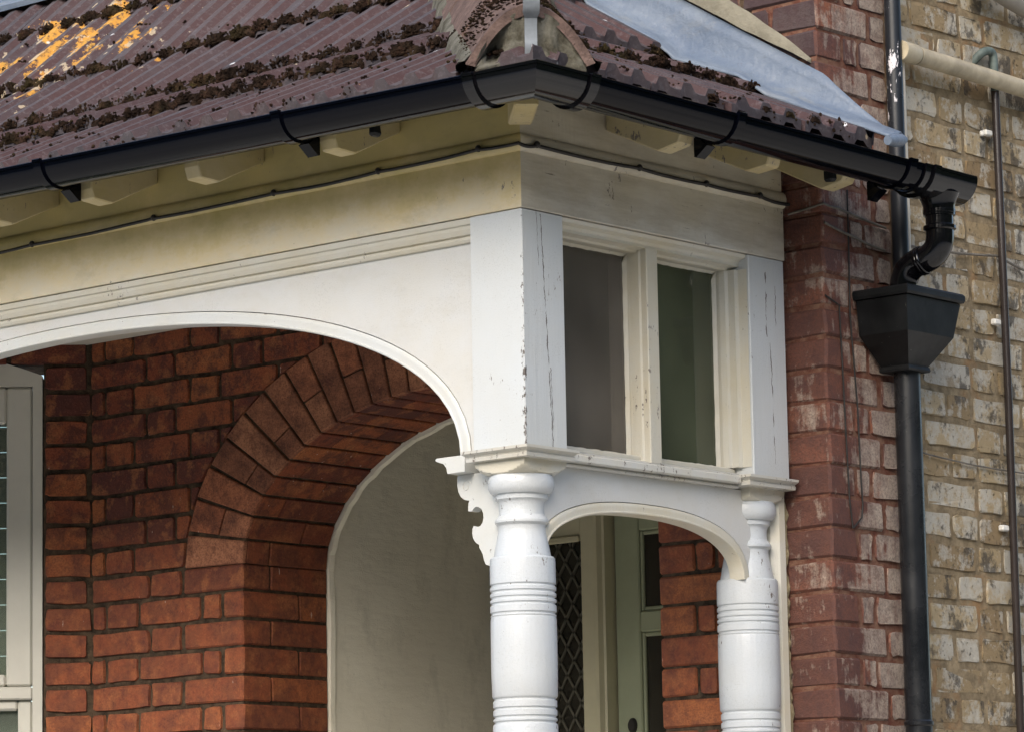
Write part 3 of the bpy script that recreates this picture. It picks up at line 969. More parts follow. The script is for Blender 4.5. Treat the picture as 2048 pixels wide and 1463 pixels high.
for s_ in (1, -1):
    k = -40
    while k < 60:
        # line z = ZL0 + s*(x-XL0)*DH/DW + k*DH   clipped to the box
        sl_ = s_ * DH / DW
        c_ = ZL0 + k * DH
        pts = []
        xa, xb = XL0, XL1
        za, zb_ = c_, c_ + sl_ * (xb - xa)
        # clip in z
        def xat(z): return xa + (z - c_) / sl_
        lo, hi = (xa, xb)
        for lim in (ZL0, ZL1):
            pass
        x_lo = max(xa, min(xat(ZL0), xat(ZL1))); x_hi = min(xb, max(xat(ZL0), xat(ZL1)))
        if x_hi > x_lo + 0.004:
            came((x_lo, c_ + sl_ * (x_lo - xa)), (x_hi, c_ + sl_ * (x_hi - xa)))
        k += 1
pyd("lead_lattice", v, f, M["leadcame"], sl)
prism("door_post", [(-1.506, YD - 0.02), (-1.500, YD - 0.062), (-1.484, YD - 0.066), (-1.478, YD - 0.05), (-1.470, YD - 0.048), (-1.466, YD + 0.05), (-1.506, YD + 0.05)], 2, 1.0, 3.2, M["doorframe"], house)
door = box("front_door", -1.463, -0.60, YD + 0.012, YD + 0.05, 1.0, 3.05, M["door"], house, bev=0.003)
# stiles and rails stand proud of the recessed dark panels
box("stile", -1.462, -1.372, YD - 0.012, YD + 0.011, 1.0, 3.05, M["door"], door, bev=0.004)
box("stile", -0.72, -0.61, YD - 0.012, YD + 0.011, 1.0, 3.05, M["door"], door, bev=0.004)
for (a, b) in ((2.496, 2.556), (2.79, 3.05), (1.0, 1.35)):
    box("rail", -1.371, -0.721, YD - 0.012, YD + 0.011, a, b, M["door"], door, bev=0.004)
for (a, b) in ((2.557, 2.789), (1.351, 2.495)):
    box("door_glass", -1.36, -0.73, YD + 0.002, YD + 0.010, a, b, M["darkglass"], door, bev=0)
    for (x0, x1, z0, z1) in ((-1.371, -1.360, a, b), (-1.359, -0.73, b - 0.012, b), (-1.359, -0.73, a, a + 0.012)):
        box("panel_bead", x0, x1, YD - 0.006, YD + 0.0105, z0, z1, M["door"], door, bev=0.003)
pr = [(0.0005, 0), (0.018, 0.0), (0.0175, 0.006), (0.013, 0.012), (0.006, 0.014), (0.0005, 0.0145)]
rings = [[(-1.405 + r_ * 0.85 * math.cos(2 * math.pi * k / 20), YD - 0.0125 - h_, 2.229 + r_ * 1.25 * math.sin(2 * math.pi * k / 20)) for k in range(20)] for r_, h_ in pr]
loft("door_escutcheon", rings, M["dark"], door, closed=True, smooth=True)

# --- canted bay on the left
BD = Vector((-0.70711, -0.70711, 0))      # along the bay face, away from the house corner
BN = Vector((0.70711, -0.70711, 0))       # outward
C0 = Vector((CX0 + 0.006, YW, 0))
def bayp(s, n, z):
    p = C0 + BD * s + BN * n
    return (p.x, p.y, z)
def baybox(name, s0, s1, n0, n1, z0, z1, mat, parent, bev=0.003):
    bm = bmesh.new()
    vs = [bm.verts.new(bayp(s, n, z)) for s in (s0, s1) for n in (n0, n1) for z in (z0, z1)]
    idx = [(0, 1, 3, 2), (4, 6, 7, 5), (0, 4, 5, 1), (2, 3, 7, 6), (0, 2, 6, 4), (1, 5, 7, 3)]
    for i in idx: bm.faces.new([vs[j] for j in i])
    bmesh.ops.recalc_face_normals(bm, faces=bm.faces)
    if bev:
        bmesh.ops.bevel(bm, geom=bm.edges[:], offset=bev, segments=1, affect='EDGES')
    return bm_obj(name, bm, mat, parent)
bay_wall = baybox("bay_wall", -0.06, 0.138, -0.25, -0.008, 0, 3.45, M["mortar"], house, 0)
baybox("bay_lintel_wall", 0.1385, 1.1, -0.25, -0.008, 3.30, 3.45, M["mortar"], house, 0)
for k in range(-6, 12):
    zb, zt = CZ + k * CH + JT / 2, CZ + (k + 1) * CH - JT / 2
    zc = (zb + zt) / 2
    if zc < 3.31:
        w = 0.138 if k % 2 else 0.127
        p = bayp(0.137 - w / 2, 0, zc)
        face_brick("brick", p, tuple(BD), tuple(BN), w - 0.006, zt - zb, M["red"], bay_wall, 0.5)
    if zc > 3.27:
        s = 0.012 if k % 2 else 0.07
        while s < 0.9:
            w = 0.222
            face_brick("brick", bayp(s + w / 2, 0.001, zc), tuple(BD), tuple(BN), w, zt - zb, M["red"], bay_wall, 0.5)
            s += w + JT
# bay window: arched head frame, casements with panes
hd = [(0.142, 2.36)]
hd_o = []
SW0, SW1 = 0.142, 1.02
def headz(s):
    u = (s - (SW0 + SW1) / 2) / ((SW1 - SW0) / 2)
    return 3.262 + 0.085 * (1 - u * u)
outer, inner = [], []
for i in range(17):
    s = SW0 + (SW1 - SW0) * i / 16
    outer.append((s, headz(s)))
    si = min(max(s, SW0 + 0.028), SW1 - 0.028)
    inner.append((si, 3.232))
bm = bmesh.new()
lo = [(SW1, 1.6), (SW0, 1.6)]
ring_o = [(SW0, 1.6)] + outer + [(SW1, 1.6)]
ring_i = [(SW0 + 0.028, 1.6)] + inner + [(SW1 - 0.028, 1.6)]
vo = [[bm.verts.new(bayp(s, n, z)) for (s, z) in ring_o] for n in (-0.012, -0.09)]
vi = [[bm.verts.new(bayp(s, n, z)) for (s, z) in ring_i] for n in (-0.012, -0.09)]
for i in range(len(ring_o) - 1):
    bm.faces.new((vo[0][i], vo[0][i + 1], vi[0][i + 1], vi[0][i]))
    bm.faces.new((vi[0][i], vi[0][i + 1], vi[1][i + 1], vi[1][i]))
    bm.faces.new((vo[0][i], vo[0][i + 1], vo[1][i + 1], vo[1][i]))
bmesh.ops.remove_doubles(bm, verts=bm.verts[:], dist=1e-5)
bay_window = bm_obj("bay_window", bm, M["upvc"], house)
bay_window["label"] = "white framed casement window in the canted bay"
baybox("transom", 0.171, SW1 - 0.03, -0.085, -0.013, 2.330, 2.366, M["upvc"], bay_window, 0.004)
# casement frame
for (s0, s1, z0, z1) in ((0.172, 0.245, 2.368, 3.230), (0.246, 0.95, 3.125, 3.230), (0.246, 0.95, 2.368, 2.402)):
    baybox("casement_frame", s0, s1, -0.075, -0.022, z0, z1, M["upvc"], bay_window, 0.006)
for (s0, s1, z0, z1) in ((0.172, 0.212, 1.6, 2.329), (0.213, 0.95, 2.300, 2.329)):
    baybox("casement_frame", s0, s1, -0.078, -0.030, z0, z1, M["upvc"], bay_window, 0.006)
baybox("pane", 0.246, 0.95, -0.055, -0.050, 2.403, 3.124, M["bayglass"], bay_window, 0)
baybox("pane", 0.213, 0.95, -0.060, -0.055, 1.6, 2.299, M["bayglass"], bay_window, 0)
for i in range(22):
    z = 1.65 + i * 0.074
    baybox("blind_slat", 0.2, 0.98, -0.125, -0.118, z, z + 0.071, M["blind"], bay_window, 0.002)

# ================================================================== PORCH
porch = empty("porch", (-1.5, 0.5, 0))
tag(porch, "white painted timber porch with arched front and tiled hipped roof", "porch")
PW, PD = 0.157, 0.145
ZT, ZB = 3.256, 2.712

def sweep(name, prof, mat, which, parent, x0=-3.05, y1=0.985, smooth=False):
    """profile of (out, z) run along the front ('f') or the side ('s'), mitred at the corner"""
    if which == 'f':
        rings = [[(x0, -o, z) for o, z in prof], [(-0.001 + o, -o, z) for o, z in prof]]
        # keep the mitre on the true diagonal
        rings[1] = [(o, -o, z) for o, z in prof]
    else:
        rings = [[(o, -o, z) for o, z in prof], [(o, y1, z) for o, z in prof]]
    return loft(name, rings, mat, parent, closed=True, caps=True, smooth=smooth)

post = box("corner_post", -PW, 0, 0, PD, ZB, ZT, M["post"], porch, bev=0.0022)
box("wall_post", -0.12, 0, 0.842, 0.984, ZB + 0.004, ZT, M["post"], porch, bev=0.0022)
# frieze boards, bead and eaves boards, front and side
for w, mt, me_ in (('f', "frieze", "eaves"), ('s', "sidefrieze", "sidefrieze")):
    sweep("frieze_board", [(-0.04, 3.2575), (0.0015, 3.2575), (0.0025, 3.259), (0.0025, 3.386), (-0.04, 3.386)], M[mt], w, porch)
    sweep("bead_moulding", [(-0.03, 3.3865), (0.004, 3.3865), (0.010, 3.390), (0.0145, 3.398), (0.0150, 3.410), (0.012, 3.420), (0.006, 3.4265), (-0.03, 3.4275)], M[mt], w, porch, smooth=True)
    sweep("eaves_board", [(-0.03, 3.428), (0.0, 3.428), (0.0, 3.60), (-0.03, 3.60)], M[me_], w, porch)

# front arch panel with its bead
FX, FA, FZ, FB, FN = -1.515, 1.292, 2.712, 0.432, 2.12
def farch(u):      # u from 0 (right springing) to 1 (left springing)
    a = math.pi * u
    c, s = math.cos(a), math.sin(a)
    return Vector((FX + FA * math.copysign(abs(c) ** (2 / FN), c), FZ + FB * abs(s) ** (2 / FN)))
SYA, SAA, SZA, SBA, SN = 0.468, 0.366, 2.468, 0.126, 2.4
def sarch(u):
    a = math.pi * u
    c, s = math.cos(a), math.sin(a)
    return Vector((SYA - SAA * math.copysign(abs(c) ** (2 / SN), c), SZA + SBA * abs(s) ** (2 / SN)))
def arch_pts(fn, n):
    # even spacing
    P = [fn(i / 600) for i in range(601)]
    L = [0]
    for i in range(600): L.append(L[-1] + (P[i + 1] - P[i]).length)
    out = []
    for k in range(n + 1):
        t = L[-1] * k / n
        for i in range(600):
            if L[i + 1] >= t - 1e-9:
                w_ = (t - L[i]) / max(1e-9, L[i + 1] - L[i])
                out.append(P[i].lerp(P[i + 1], w_)); break
    return out
def off_pts(pts, d):
    out = []
    n = len(pts)
    for i, p in enumerate(pts):
        t = (pts[min(i + 1, n - 1)] - pts[max(i - 1, 0)]).normalized()
        nn = Vector((-t.y, t.x))
        mid = pts[n // 2]
        tm = (pts[n // 2 + 1] - pts[n // 2 - 1])
        if -0 * tm.y + tm.x < 0: nn = -nn
        out.append(p + nn * d)
    return out
fp = arch_pts(farch, 72)
PY = 0.034
ol = [(-PW - 0.0005, ZT), (-PW - 0.0005, FZ + 0.002)] +  [tuple(q) for q in off_pts(fp, 0.0332)] + [(2 * FX + PW, FZ + 0.002), (2 * FX + PW, ZT)]
prism("arch_panel", ol, 1, PY, PY + 0.04, M["panel"], porch)
def bead(name, pts, place, flip, mat, width=0.031, proud=0.010, depth=0.042):
    rings = []
    n = len(pts)
    for i, p in enumerate(pts):
        t = (pts[min(i + 1, n - 1)] - pts[max(i - 1, 0)]).normalized()
        nn = Vector((-t.y, t.x)) * flip
        prof = [(0.0, -depth), (0.0, 0.002), (0.0015, 0.0055), (0.004, 0.0062), (0.006, 0.004), (0.008, 0.0034), (width * 0.6, 0.0050), (width * 0.9, 0.0038), (width, 0.0015), (width + 0.0004, -0.004), (width + 0.0004, -depth)]
        rings.append([place(p + nn * a, b) for a, b in prof])
    return loft(name, rings, mat, porch, closed=True, caps=True, smooth=True, angle=38)
cen = Vector((FX, FZ - 0.5))
fl = 1 if (Vector((-(fp[37] - fp[35]).y, (fp[37] - fp[35]).x))).y > 0 else -1
bead("arch_bead", fp, lambda q, b: (q.x, PY - b, q.y), fl, M["white"])
# moulding between frieze and panel
prof = [(PY, 3.203), (0.026, 3.2045), (0.022, 3.211), (0.022, 3.216), (0.027, 3.219), (0.020, 3.2215), (0.014, 3.232), (0.013, 3.240), (0.007, 3.2425), (0.004, 3.2555), (PY, 3.2555)]
loft("panel_moulding", [[(-PW - 0.001, y, z) for y, z in prof], [(-3.0, y, z) for y, z in prof]], M["frame"], porch, closed=True, caps=True, smooth=False)

# side arch panel
sp_ = arch_pts(sarch, 48)
PX = -0.039
ol = [(0.06, 2.684), (0.06, SZA)] + [tuple(q) for q in off_pts(sp_, 0.0282)] + [(0.93, SZA), (0.93, 2.684)]
prism("side_arch_panel", ol, 0, PX - 0.035, PX, M["panel"], porch)
fl = 1 if (Vector((-(sp_[25] - sp_[23]).y, (sp_[25] - sp_[23]).x))).y > 0 else -1
bead("side_arch_bead", sp_, lambda q, b: (PX + b, q.x, q.y), fl, M["frame"], width=0.026, proud=0.009, depth=0.037)
# backing board between column and house wall
prism("wall_board", [(-0.10, 0.952), (-0.040, 0.952), (-0.022, 0.966), (-0.020, 0.986), (-0.10, 0.986)], 2, 1.2, 2.69, M["frame"], porch)

# columns (turned) with square-to-round capitals
prof = [(0.070, 2.660), (0.0738, 2.652), (0.0755, 2.641), (0.0750, 2.631), (0.0715, 2.622), (0.0655, 2.616), (0.0600, 2.6145), (0.0600, 2.612), (0.0592, 2.604),
        (0.0560, 2.602), (0.0525, 2.597), (0.0512, 2.588), (0.0510, 2.576), (0.0525, 2.568), (0.0545, 2.5655), (0.0560, 2.5645), (0.0612, 2.556), (0.0612, 2.551),
        (0.0570, 2.547), (0.0545, 2.545), (0.0535, 2.540), (0.0545, 2.528), (0.0575, 2.514), (0.0605, 2.500), (0.0630, 2.486), (0.0648, 2.477), (0.0650, 2.4745), (0.0712, 2.473), (0.0738, 2.469), (0.0745, 2.460), (0.0746, 2.412)]
def groove(z, r, w=0.0026, d=0.0032):
    return [(r, z + w * 1.5), (r - d, z + w * 0.5), (r - d, z - w * 0.5), (r, z - w * 1.5)]
for z in (2.409, 2.394, 2.380, 2.367, 2.345):
    prof += groove(z, 0.0750)
prof += [(0.0735, 2.338), (0.0748, 2.33), (0.0752, 2.27), (0.0750, 2.21), (0.0738, 2.16)]
for z in (2.153, 2.132, 2.113, 2.101):
    prof += groove(z, 0.0722)
prof += [(0.0735, 2.09), (0.0735, 1.75)]
for z in (1.72, 1.70, 1.68):
    prof += groove(z, 0.0735)
prof += [(0.0735, 1.66), (0.0735, 1.36), (0.083, 1.34), (0.088, 1.30), (0.083, 1.26), (0.10, 1.24), (0.10, 1.0)]
AXC = (-0.0785, 0.0725)
AX2 = (-0.0785, 0.905)
def capital(cx, cy, parent, hs=0.0735):
    rings = []
    nz = 12
    for i in range(nz + 1):
        t = i / nz
        z = 2.6585 + (2.6900 - 2.6585) * t
        rc = 0.0715 + 0.036 * (1 - (1 - t) ** 2.0)
        ring = []
        for k in range(72):
            a = 2 * math.pi * k / 72
            ca, sa = math.cos(a), math.sin(a)
            sq = hs / max(abs(ca), abs(sa))
            r_ = min(sq, rc)
            ring.append((cx + r_ * ca, cy + r_ * sa, z))
        rings.append(ring)
    return loft("capital_block", rings, M["frame"], parent, closed=True, caps=True, smooth=True, angle=25)
col1 = lathe("column", prof, AXC[0], AXC[1], M["column"], porch)
capital(AXC[0], AXC[1], col1)
col2 = lathe("column", prof, AX2[0], AX2[1], M["column"], porch)
capital(AX2[0], AX2[1], col2, 0.066)
col1["label"] = "turned white corner column under the flaking post"
col2["label"] = "turned white column against the red brick pier"
# moulded abacus above each column
def abacus(x0, x1, y0, y1, name, sides):
    pr_ = [(0.004, 2.6895), (0.013, 2.6905), (0.0145, 2.698), (0.0115, 2.7005), (0.0125, 2.703), (0.0235, 2.7085), (0.0245, 2.7145), (0.012, 2.7165), (0.0, 2.7170)]
    rings = []
    for (sx, sy, px, py) in ((-1, -1, x0, y0), (1, -1, x1, y0), (1, 1, x1, y1), (-1, 1, x0, y1)):
        ring = [(px + sx * o * sides[0 if sx < 0 else 1], py + sy * o * sides[2 if sy < 0 else 3], z) for o, z in pr_]
        rings.append(ring)
    o_ = loft(name, rings, M["sill"], porch, closed=False, caps=False, smooth=False, loop=True)
    bm = bmesh.new(); bm.from_mesh(o_.data)
    bmesh.ops.holes_fill(bm, edges=[e for e in bm.edges if e.is_boundary])
    bm.to_mesh(o_.data); bm.free()
    return o_
abacus(-PW - 0.002, 0.002, -0.002, PD + 0.001, "abacus", (0.6, 1, 1, 0.5))
abacus(-0.13, 0.002, 0.816, 0.986, "abacus", (1, 1, 0.9, 0))
# impost moulding under the arch end + scroll bracket
pr_ = [(0.0, 2.7145), (-0.024, 2.7145), (-0.029, 2.7105), (-0.028, 2.705), (-0.015, 2.698), (-0.009, 2.688), (-0.008, 2.678), (0.0, 2.6765)]
prism("impost_moulding", [(-0.2005, 2.676), (-0.254, 2.676), (-0.257, 2.690), (-0.266, 2.700), (-0.284, 2.706), (-0.291, 2.710), (-0.288, 2.7150), (-0.2005, 2.7150)], 1, 0.018, 0.082, M["white"], porch, bev=0.001)
sc = [(-0.165, 2.675), (-0.252, 2.675), (-0.254, 2.665), (-0.2535, 2.650), (-0.2505, 2.637), (-0.244, 2.626), (-0.235, 2.619), (-0.225, 2.6155), (-0.2175, 2.6145), (-0.2205, 2.608), (-0.2215, 2.600), (-0.2215, 2.590),
      (-0.210, 2.5895), (-0.207, 2.594), (-0.199, 2.5985), (-0.190, 2.5975), (-0.181, 2.5915), (-0.1765, 2.582), (-0.1755, 2.571), (-0.1785, 2.561), (-0.185, 2.554), (-0.193, 2.5515), (-0.201, 2.5535), (-0.206, 2.5555),
      (-0.2095, 2.549), (-0.2105, 2.539), (-0.2085, 2.528), (-0.2035, 2.520), (-0.1965, 2.514), (-0.190, 2.511), (-0.1895, 2.503), (-0.184, 2.496), (-0.179, 2.486), (-0.176, 2.474), (-0.171, 2.464), (-0.158, 2.460), (-0.100, 2.460), (-0.100, 2.675)]
br = prism("scroll_bracket", sc, 1, 0.052, 0.080, M["white"], porch, bev=0.0)
# carved spiral line on the bracket
sp_path = []
for i in range(26):
    a = 0.4 + i * 0.27
    r_ = 0.004 + 0.0105 * (1 - i / 25)
    sp_path.append((-0.226 + r_ * math.cos(a), 0.0515, 2.647 + r_ * math.sin(a)))
tube("carved_spiral", sp_path, 0.0011, M["white"], br, seg=6)

# side window: sill, frame, mullion, panes
box("window_sill", -0.10, -0.006, 0.1595, 0.800, 2.6935, 2.7125, M["sill"], porch, bev=0.003)
box("sill_moulding", -0.09, -0.022, 0.158, 0.812, 2.6845, 2.693, M["sill"], porch, bev=0.003)
XG = -0.088
win = box("side_window", -0.098, -0.055, 0.146, 0.841, 2.713, 2.738, M["frame"], porch, bev=0.003)
win["label"] = "two-light side window of the porch with dirty panes"
prism("sill_bead", [(-0.054, 2.7132), (-0.020, 2.7132), (-0.020, 2.717), (-0.054, 2.727)], 1, 0.146, 0.842, M["sill"], win)
# head: moulded, stepping back to the glass
prism("head_moulding", [(-0.098, 3.2555), (-0.006, 3.2555), (-0.010, 3.247), (-0.026, 3.243), (-0.030, 3.236), (-0.030, 3.229), (-0.052, 3.226), (-0.056, 3.221), (-0.098, 3.221)], 1, 0.1455, 0.8415, M["frame"], win)
# note axis=1 prism takes (x,z)
jamb = [(-0.006, 0.8415), (-0.030, 0.838), (-0.034, 0.828), (-0.052, 0.826), (-0.056, 0.818), (-0.070, 0.814), (-0.098, 0.8135), (-0.098, 0.8415)]
prism("jamb_moulding", jamb, 2, 2.7385, 3.2205, M["frame"], win)
jl_ = [(-0.098, 0.146), (-0.03, 0.146), (-0.034, 0.158), (-0.056, 0.166), (-0.098, 0.167)]
prism("jamb_moulding", jl_, 2, 2.7385, 3.2205, M["frame"], win)
mul = [(-0.098, 0.470), (-0.088, 0.471), (-0.074, 0.4745), (-0.050, 0.478), (-0.046, 0.482), (-0.030, 0.482), (-0.028, 0.484), (-0.028, 0.522), (-0.030, 0.524), (-0.046, 0.524), (-0.050, 0.528), (-0.074, 0.532), (-0.098, 0.536)]
prism("mullion", mul, 2, 2.720, 3.2295, M["frame"], win)
def putty(y0, y1, z0, z1):
    """ragged putty fillet round a pane"""
    pts_o, pts_i = [], []
    per = []
    n = 22
    for i in range(n): per.append((y0 + (y1 - y0) * i / n, z0, 0, 1))
    for i in range(n): per.append((y1, z0 + (z1 - z0) * i / n, -1, 0))
    for i in range(n): per.append((y1 - (y1 - y0) * i / n, z1, 0, -1))
    for i in range(n): per.append((y0, z1 - (z1 - z0) * i / n, 1, 0))
    rings = []
    for (y, z, ny, nz) in per:
        q = random.uniform(0.0055, 0.0075)
        rings.append([(XG + 0.0005, y + ny * q, z + nz * q), (XG + 0.010, y + ny * 0.0005, z + nz * 0.0005), (XG + 0.0005, y, z)])
    return loft("putty", rings, M["frame"], win, closed=True, smooth=False, loop=True)
for (y0, y1) in ((0.1675, 0.4705), (0.5365, 0.8130)):
    box("pane", XG - 0.002, XG + 0.0002, y0 - 0.002, y1 + 0.002, 2.7375, 3.2215, M["glass"] if y0 < 0.3 else M["glass2"], win, bev=0)
    putty(y0, y1, 2.7385, 3.2205)

box("added_green_board", -0.165, -0.125, 0.83, 0.975, 2.70, 3.345, M["green_board"], porch, bev=0.003)  # board added behind the glass to put a green band in the pane
# porch ceiling and left half (repeats the corner post beyond the picture)
box("porch_ceiling", -2.95, -0.03, 0.08, 0.995, 3.349, 3.37, M["ceiling"], porch, bev=0)
box("end_post", 2 * FX, 2 * FX + PW, 0, PD, 1.0, ZT, M["post"], porch, bev=0.002)

# rafter feet
def rafter(cx, side, w=0.05):
    j = lambda: random.uniform(-0.004, 0.004)
    pts = [(0.225, 3.440 + j()), (0.215, 3.417 + j()), (0.155, 3.410 + j()), (0.002, 3.483 + j()), (0.002, 3.56), (0.225, 3.50)]
    if side == 'f':
        return prism("rafter_foot", [(-a, b) for a, b in pts], 0, cx - w / 2, cx + w / 2, M["rafter"], porch, bev=0.003)
    return prism("rafter_foot", pts, 1, cx - w / 2, cx + w / 2, M["rafter"], porch, bev=0.003)
for cx in (-2.32, -1.94, -1.565, -1.205, -0.835, -0.39):
    rafter(cx, 'f')
for cy in (0.330, 0.665, 0.965):
    rafter(cy, 's')
bm = bmesh.new()
bmesh.ops.create_cube(bm, size=1)
for v_ in bm.verts:
    v_.co = Vector((v_.co.x * 0.20, v_.co.y * 0.055, v_.co.z * 0.10))
bmesh.ops.bevel(bm, geom=bm.edges[:], offset=0.004, segments=1, affect='EDGES')
bmesh.ops.rotate(bm, verts=bm.verts, cent=(0, 0, 0), matrix=Matrix.Rotation(R(-45), 3, 'Z'))
bmesh.ops.translate(bm, verts=bm.verts, vec=(0.075, -0.075, 3.495))
bm_obj("hip_rafter_foot", bm, M["rafter"], porch)

# ------------------------------------------------------------------ roof
# s = distance inward from the eaves line (front: y = s-0.29, side: x = 0.29-s)
EO = 0.29
CR = [(0.000, 3.532), (0.320, 3.702), (0.600, 3.837), (0.870, 4.032), (1.140, 4.284), (1.380, 4.515)]   # (s, top z of each course's lower edge)
LOW = [3.505, 3.674, 3.809, 4.004, 4.257, 4.487]      # what it sits on
def roofz(s, edge_soft=0.0):
    k = 0
    for i in range(len(CR)):
        if s >= CR[i][0]: k = i
    if k >= len(CR) - 1: return CR[-1][1] + (s - CR[-1][0]) * 0.8
    a, b = CR[k], (CR[k + 1][0], LOW[k + 1])
    return a[1] + (b[1] - a[1]) * (s - a[0]) / (b[0] - a[0])
# timber deck under the tiles (one hipped sheet)
def deckz(s): return 3.47 + (roofz(s) - 3.532) * 0.97
v, f = [], []
ss = [0.0, 0.32, 0.60, 0.87, 1.29]
for s in ss:
    h = EO - s
    v += [(-3.3, -h, roofz(s) - 0.065), (h, -h, roofz(s) - 0.065), (h, 0.99 if h < 0.1 else 0.99, roofz(s) - 0.065)]
for i in range(len(ss) - 1):
    a, b = i * 3, (i + 1) * 3
    f += [(a, a + 1, b + 1, b)]
    if True: f += [(a + 1, a + 2, b + 2, b + 1)]
roof = pyd("roof", v, f, M["dark"], porch)
roof["label"] = "hipped roof of ribbed brown tiles with moss and lichen"

RIB = 0.092
def tile_prof(n_rib, width):
    """cross profile (u, h): flat-topped ribs with narrow valleys"""
    pts = []
    p = width / n_rib
    for i in range(n_rib):
        b = i * p
        pts += [(b + 0.02 * p, -0.019), (b + 0.20 * p, -0.017), (b + 0.32 * p, 0.002), (b + 0.62 * p, 0.003), (b + 0.78 * p, -0.016), (b + 0.97 * p, -0.019)]
    return pts
TW = 0.276
moss_spots = []
def tile(course, u0, which):
    a, b = CR[course], (CR[course + 1][0], LOW[course + 1])
    s0, s1 = a[0], b[0] + 0.05
    sl = (b[1] - a[1]) / (b[0] - a[0])
    pr = tile_prof(3, TW - 0.004)
    th = 0.026
    dz = random.uniform(-0.004, 0.006)
    tilt = random.uniform(-0.010, 0.010)
    bm = bmesh.new()
    def P(u, s, z):
        if which == 'f': return (u, s - EO, z)
        return (EO - s, u, z)
    nseg = 3
    rows = []
    so = random.uniform(-0.014, 0.012)
    for q in range(nseg + 1):
        s = s0 + so + (s1 - s0) * q / nseg
        base = a[1] + sl * (s - a[0]) + dz * (1 - q / nseg)
        top = []
        for (u, h) in pr:
            wob = 0.003 * mnoise.noise(Vector((u0 + u, s * 3, course * 3.1))) if q == 0 else 0
            top.append(bm.verts.new(P(u0 + u, s + wob * 1.6, base + h + tilt * (u / TW - 0.5))))
        rows.append(top)
    bot = []
    for q in (0, 1):
        s = (s0 + so, s1)[q]
        base = a[1] + sl * (s - a[0]) + dz * (1 - q)
        bot.append([bm.verts.new(P(u0 + u, s + 0.004 * (1 - q), base + min(h, -0.004) - th)) for (u, h) in pr])
    n = len(pr)
    for q in range(nseg):
        for i in range(n - 1):
            bm.faces.new((rows[q][i], rows[q][i + 1], rows[q + 1][i + 1], rows[q + 1][i]))
    for i in range(n - 1):
        bm.faces.new((bot[0][i], bot[0][i + 1], rows[0][i + 1], rows[0][i]))
        bm.faces.new((bot[0][i], bot[0][i + 1], bot[1][i + 1], bot[1][i]))
        bm.faces.new((bot[1][i], bot[1][i + 1], rows[nseg][i + 1], rows[nseg][i]))
    for i, st in ((0, 1), (n - 1, -1)):
        bm.faces.new([bot[0][i]] + [rows[q][i] for q in range(nseg + 1)] + [bot[1][i]])
    geom = lambda: bm.verts[:] + bm.edges[:] + bm.faces[:]
    # trim on the hip (plan diagonal through the corner) and at the wall
    if which == 'f':
        bmesh.ops.bisect_plane(bm, geom=geom(), plane_co=(0, 0, 0), plane_no=(1, 1, 0), clear_outer=True)
    else:
        bmesh.ops.bisect_plane(bm, geom=geom(), plane_co=(0, 0, 0), plane_no=(-1, -1, 0), clear_outer=True)
    bmesh.ops.bisect_plane(bm, geom=geom(), plane_co=(0, 0.992, 0), plane_no=(0, 1, 0), clear_outer=True)
    if len(bm.faces) < 3:
        bm.free(); return
    for fc in bm.faces: fc.smooth = False
    to_ = bm_obj("tile", bm, M["tile"], roof)
    to_.pass_index = 0 if which == 'f' else 1
    for i in range(3):
        u = u0 + (i + 0.47) * TW / 3
        h = EO - s0
        if which == 'f' and u > h + 0.0 - 0.10: continue
        if which == 's' and (u < -h + 0.10 or u > 0.93): continue
        moss_spots.append((P(u, s0 + so, a[1] + dz), which, course))
for c in range(5):
    off = (c % 2) * TW * 0.5
    u = 0.36 - off
    h = EO - CR[c][0]
    while u > -3.2:
        if u < h + 0.05:
            tile(c, u, 'f')
        u -= TW
    u = -0.42 + off * 0.7
    while u < 0.99:
        if u + TW > -h - 0.3:
            tile(c, u, 's')
        u += TW

# moss along the course edges + scattered tufts (one mass)
def ico(sub):
    b_ = bmesh.new()
    bmesh.ops.create_icosphere(b_, subdivisions=sub, radius=1.0)
    b_.verts.ensure_lookup_table()
    r_ = ([tuple(v_.co) for v_ in b_.verts], [tuple(v_.index for v_ in f_.verts) for f_ in b_.faces])
    b_.free()
    return r_
ICO = {1: ico(1), 2: ico(2), 3: ico(3)}
MV, MF = [], []
def lump(c, rx, ry, rz, seed, sub=1, boxy=1.0, amp=0.5, fr=2.3):
    V_, F_ = ICO[sub]
    i0 = len(MV)
    for d in V_:
        dd = Vector(d)
        k = 1 + amp * mnoise.noise(dd * fr + Vector((seed, seed * 0.7, 0)))
        if sub > 1: k += amp * 0.6 * mnoise.noise(dd * fr * 3.1 + Vector((0, seed, seed * 0.3)))
        q = [math.copysign(abs(x) ** boxy, x) for x in d]
        MV.append((c[0] + q[0] * rx * k, c[1] + q[1] * ry * k, c[2] + q[2] * rz * k))
    MF.extend([tuple(i0 + j for j in f_) for f_ in F_])
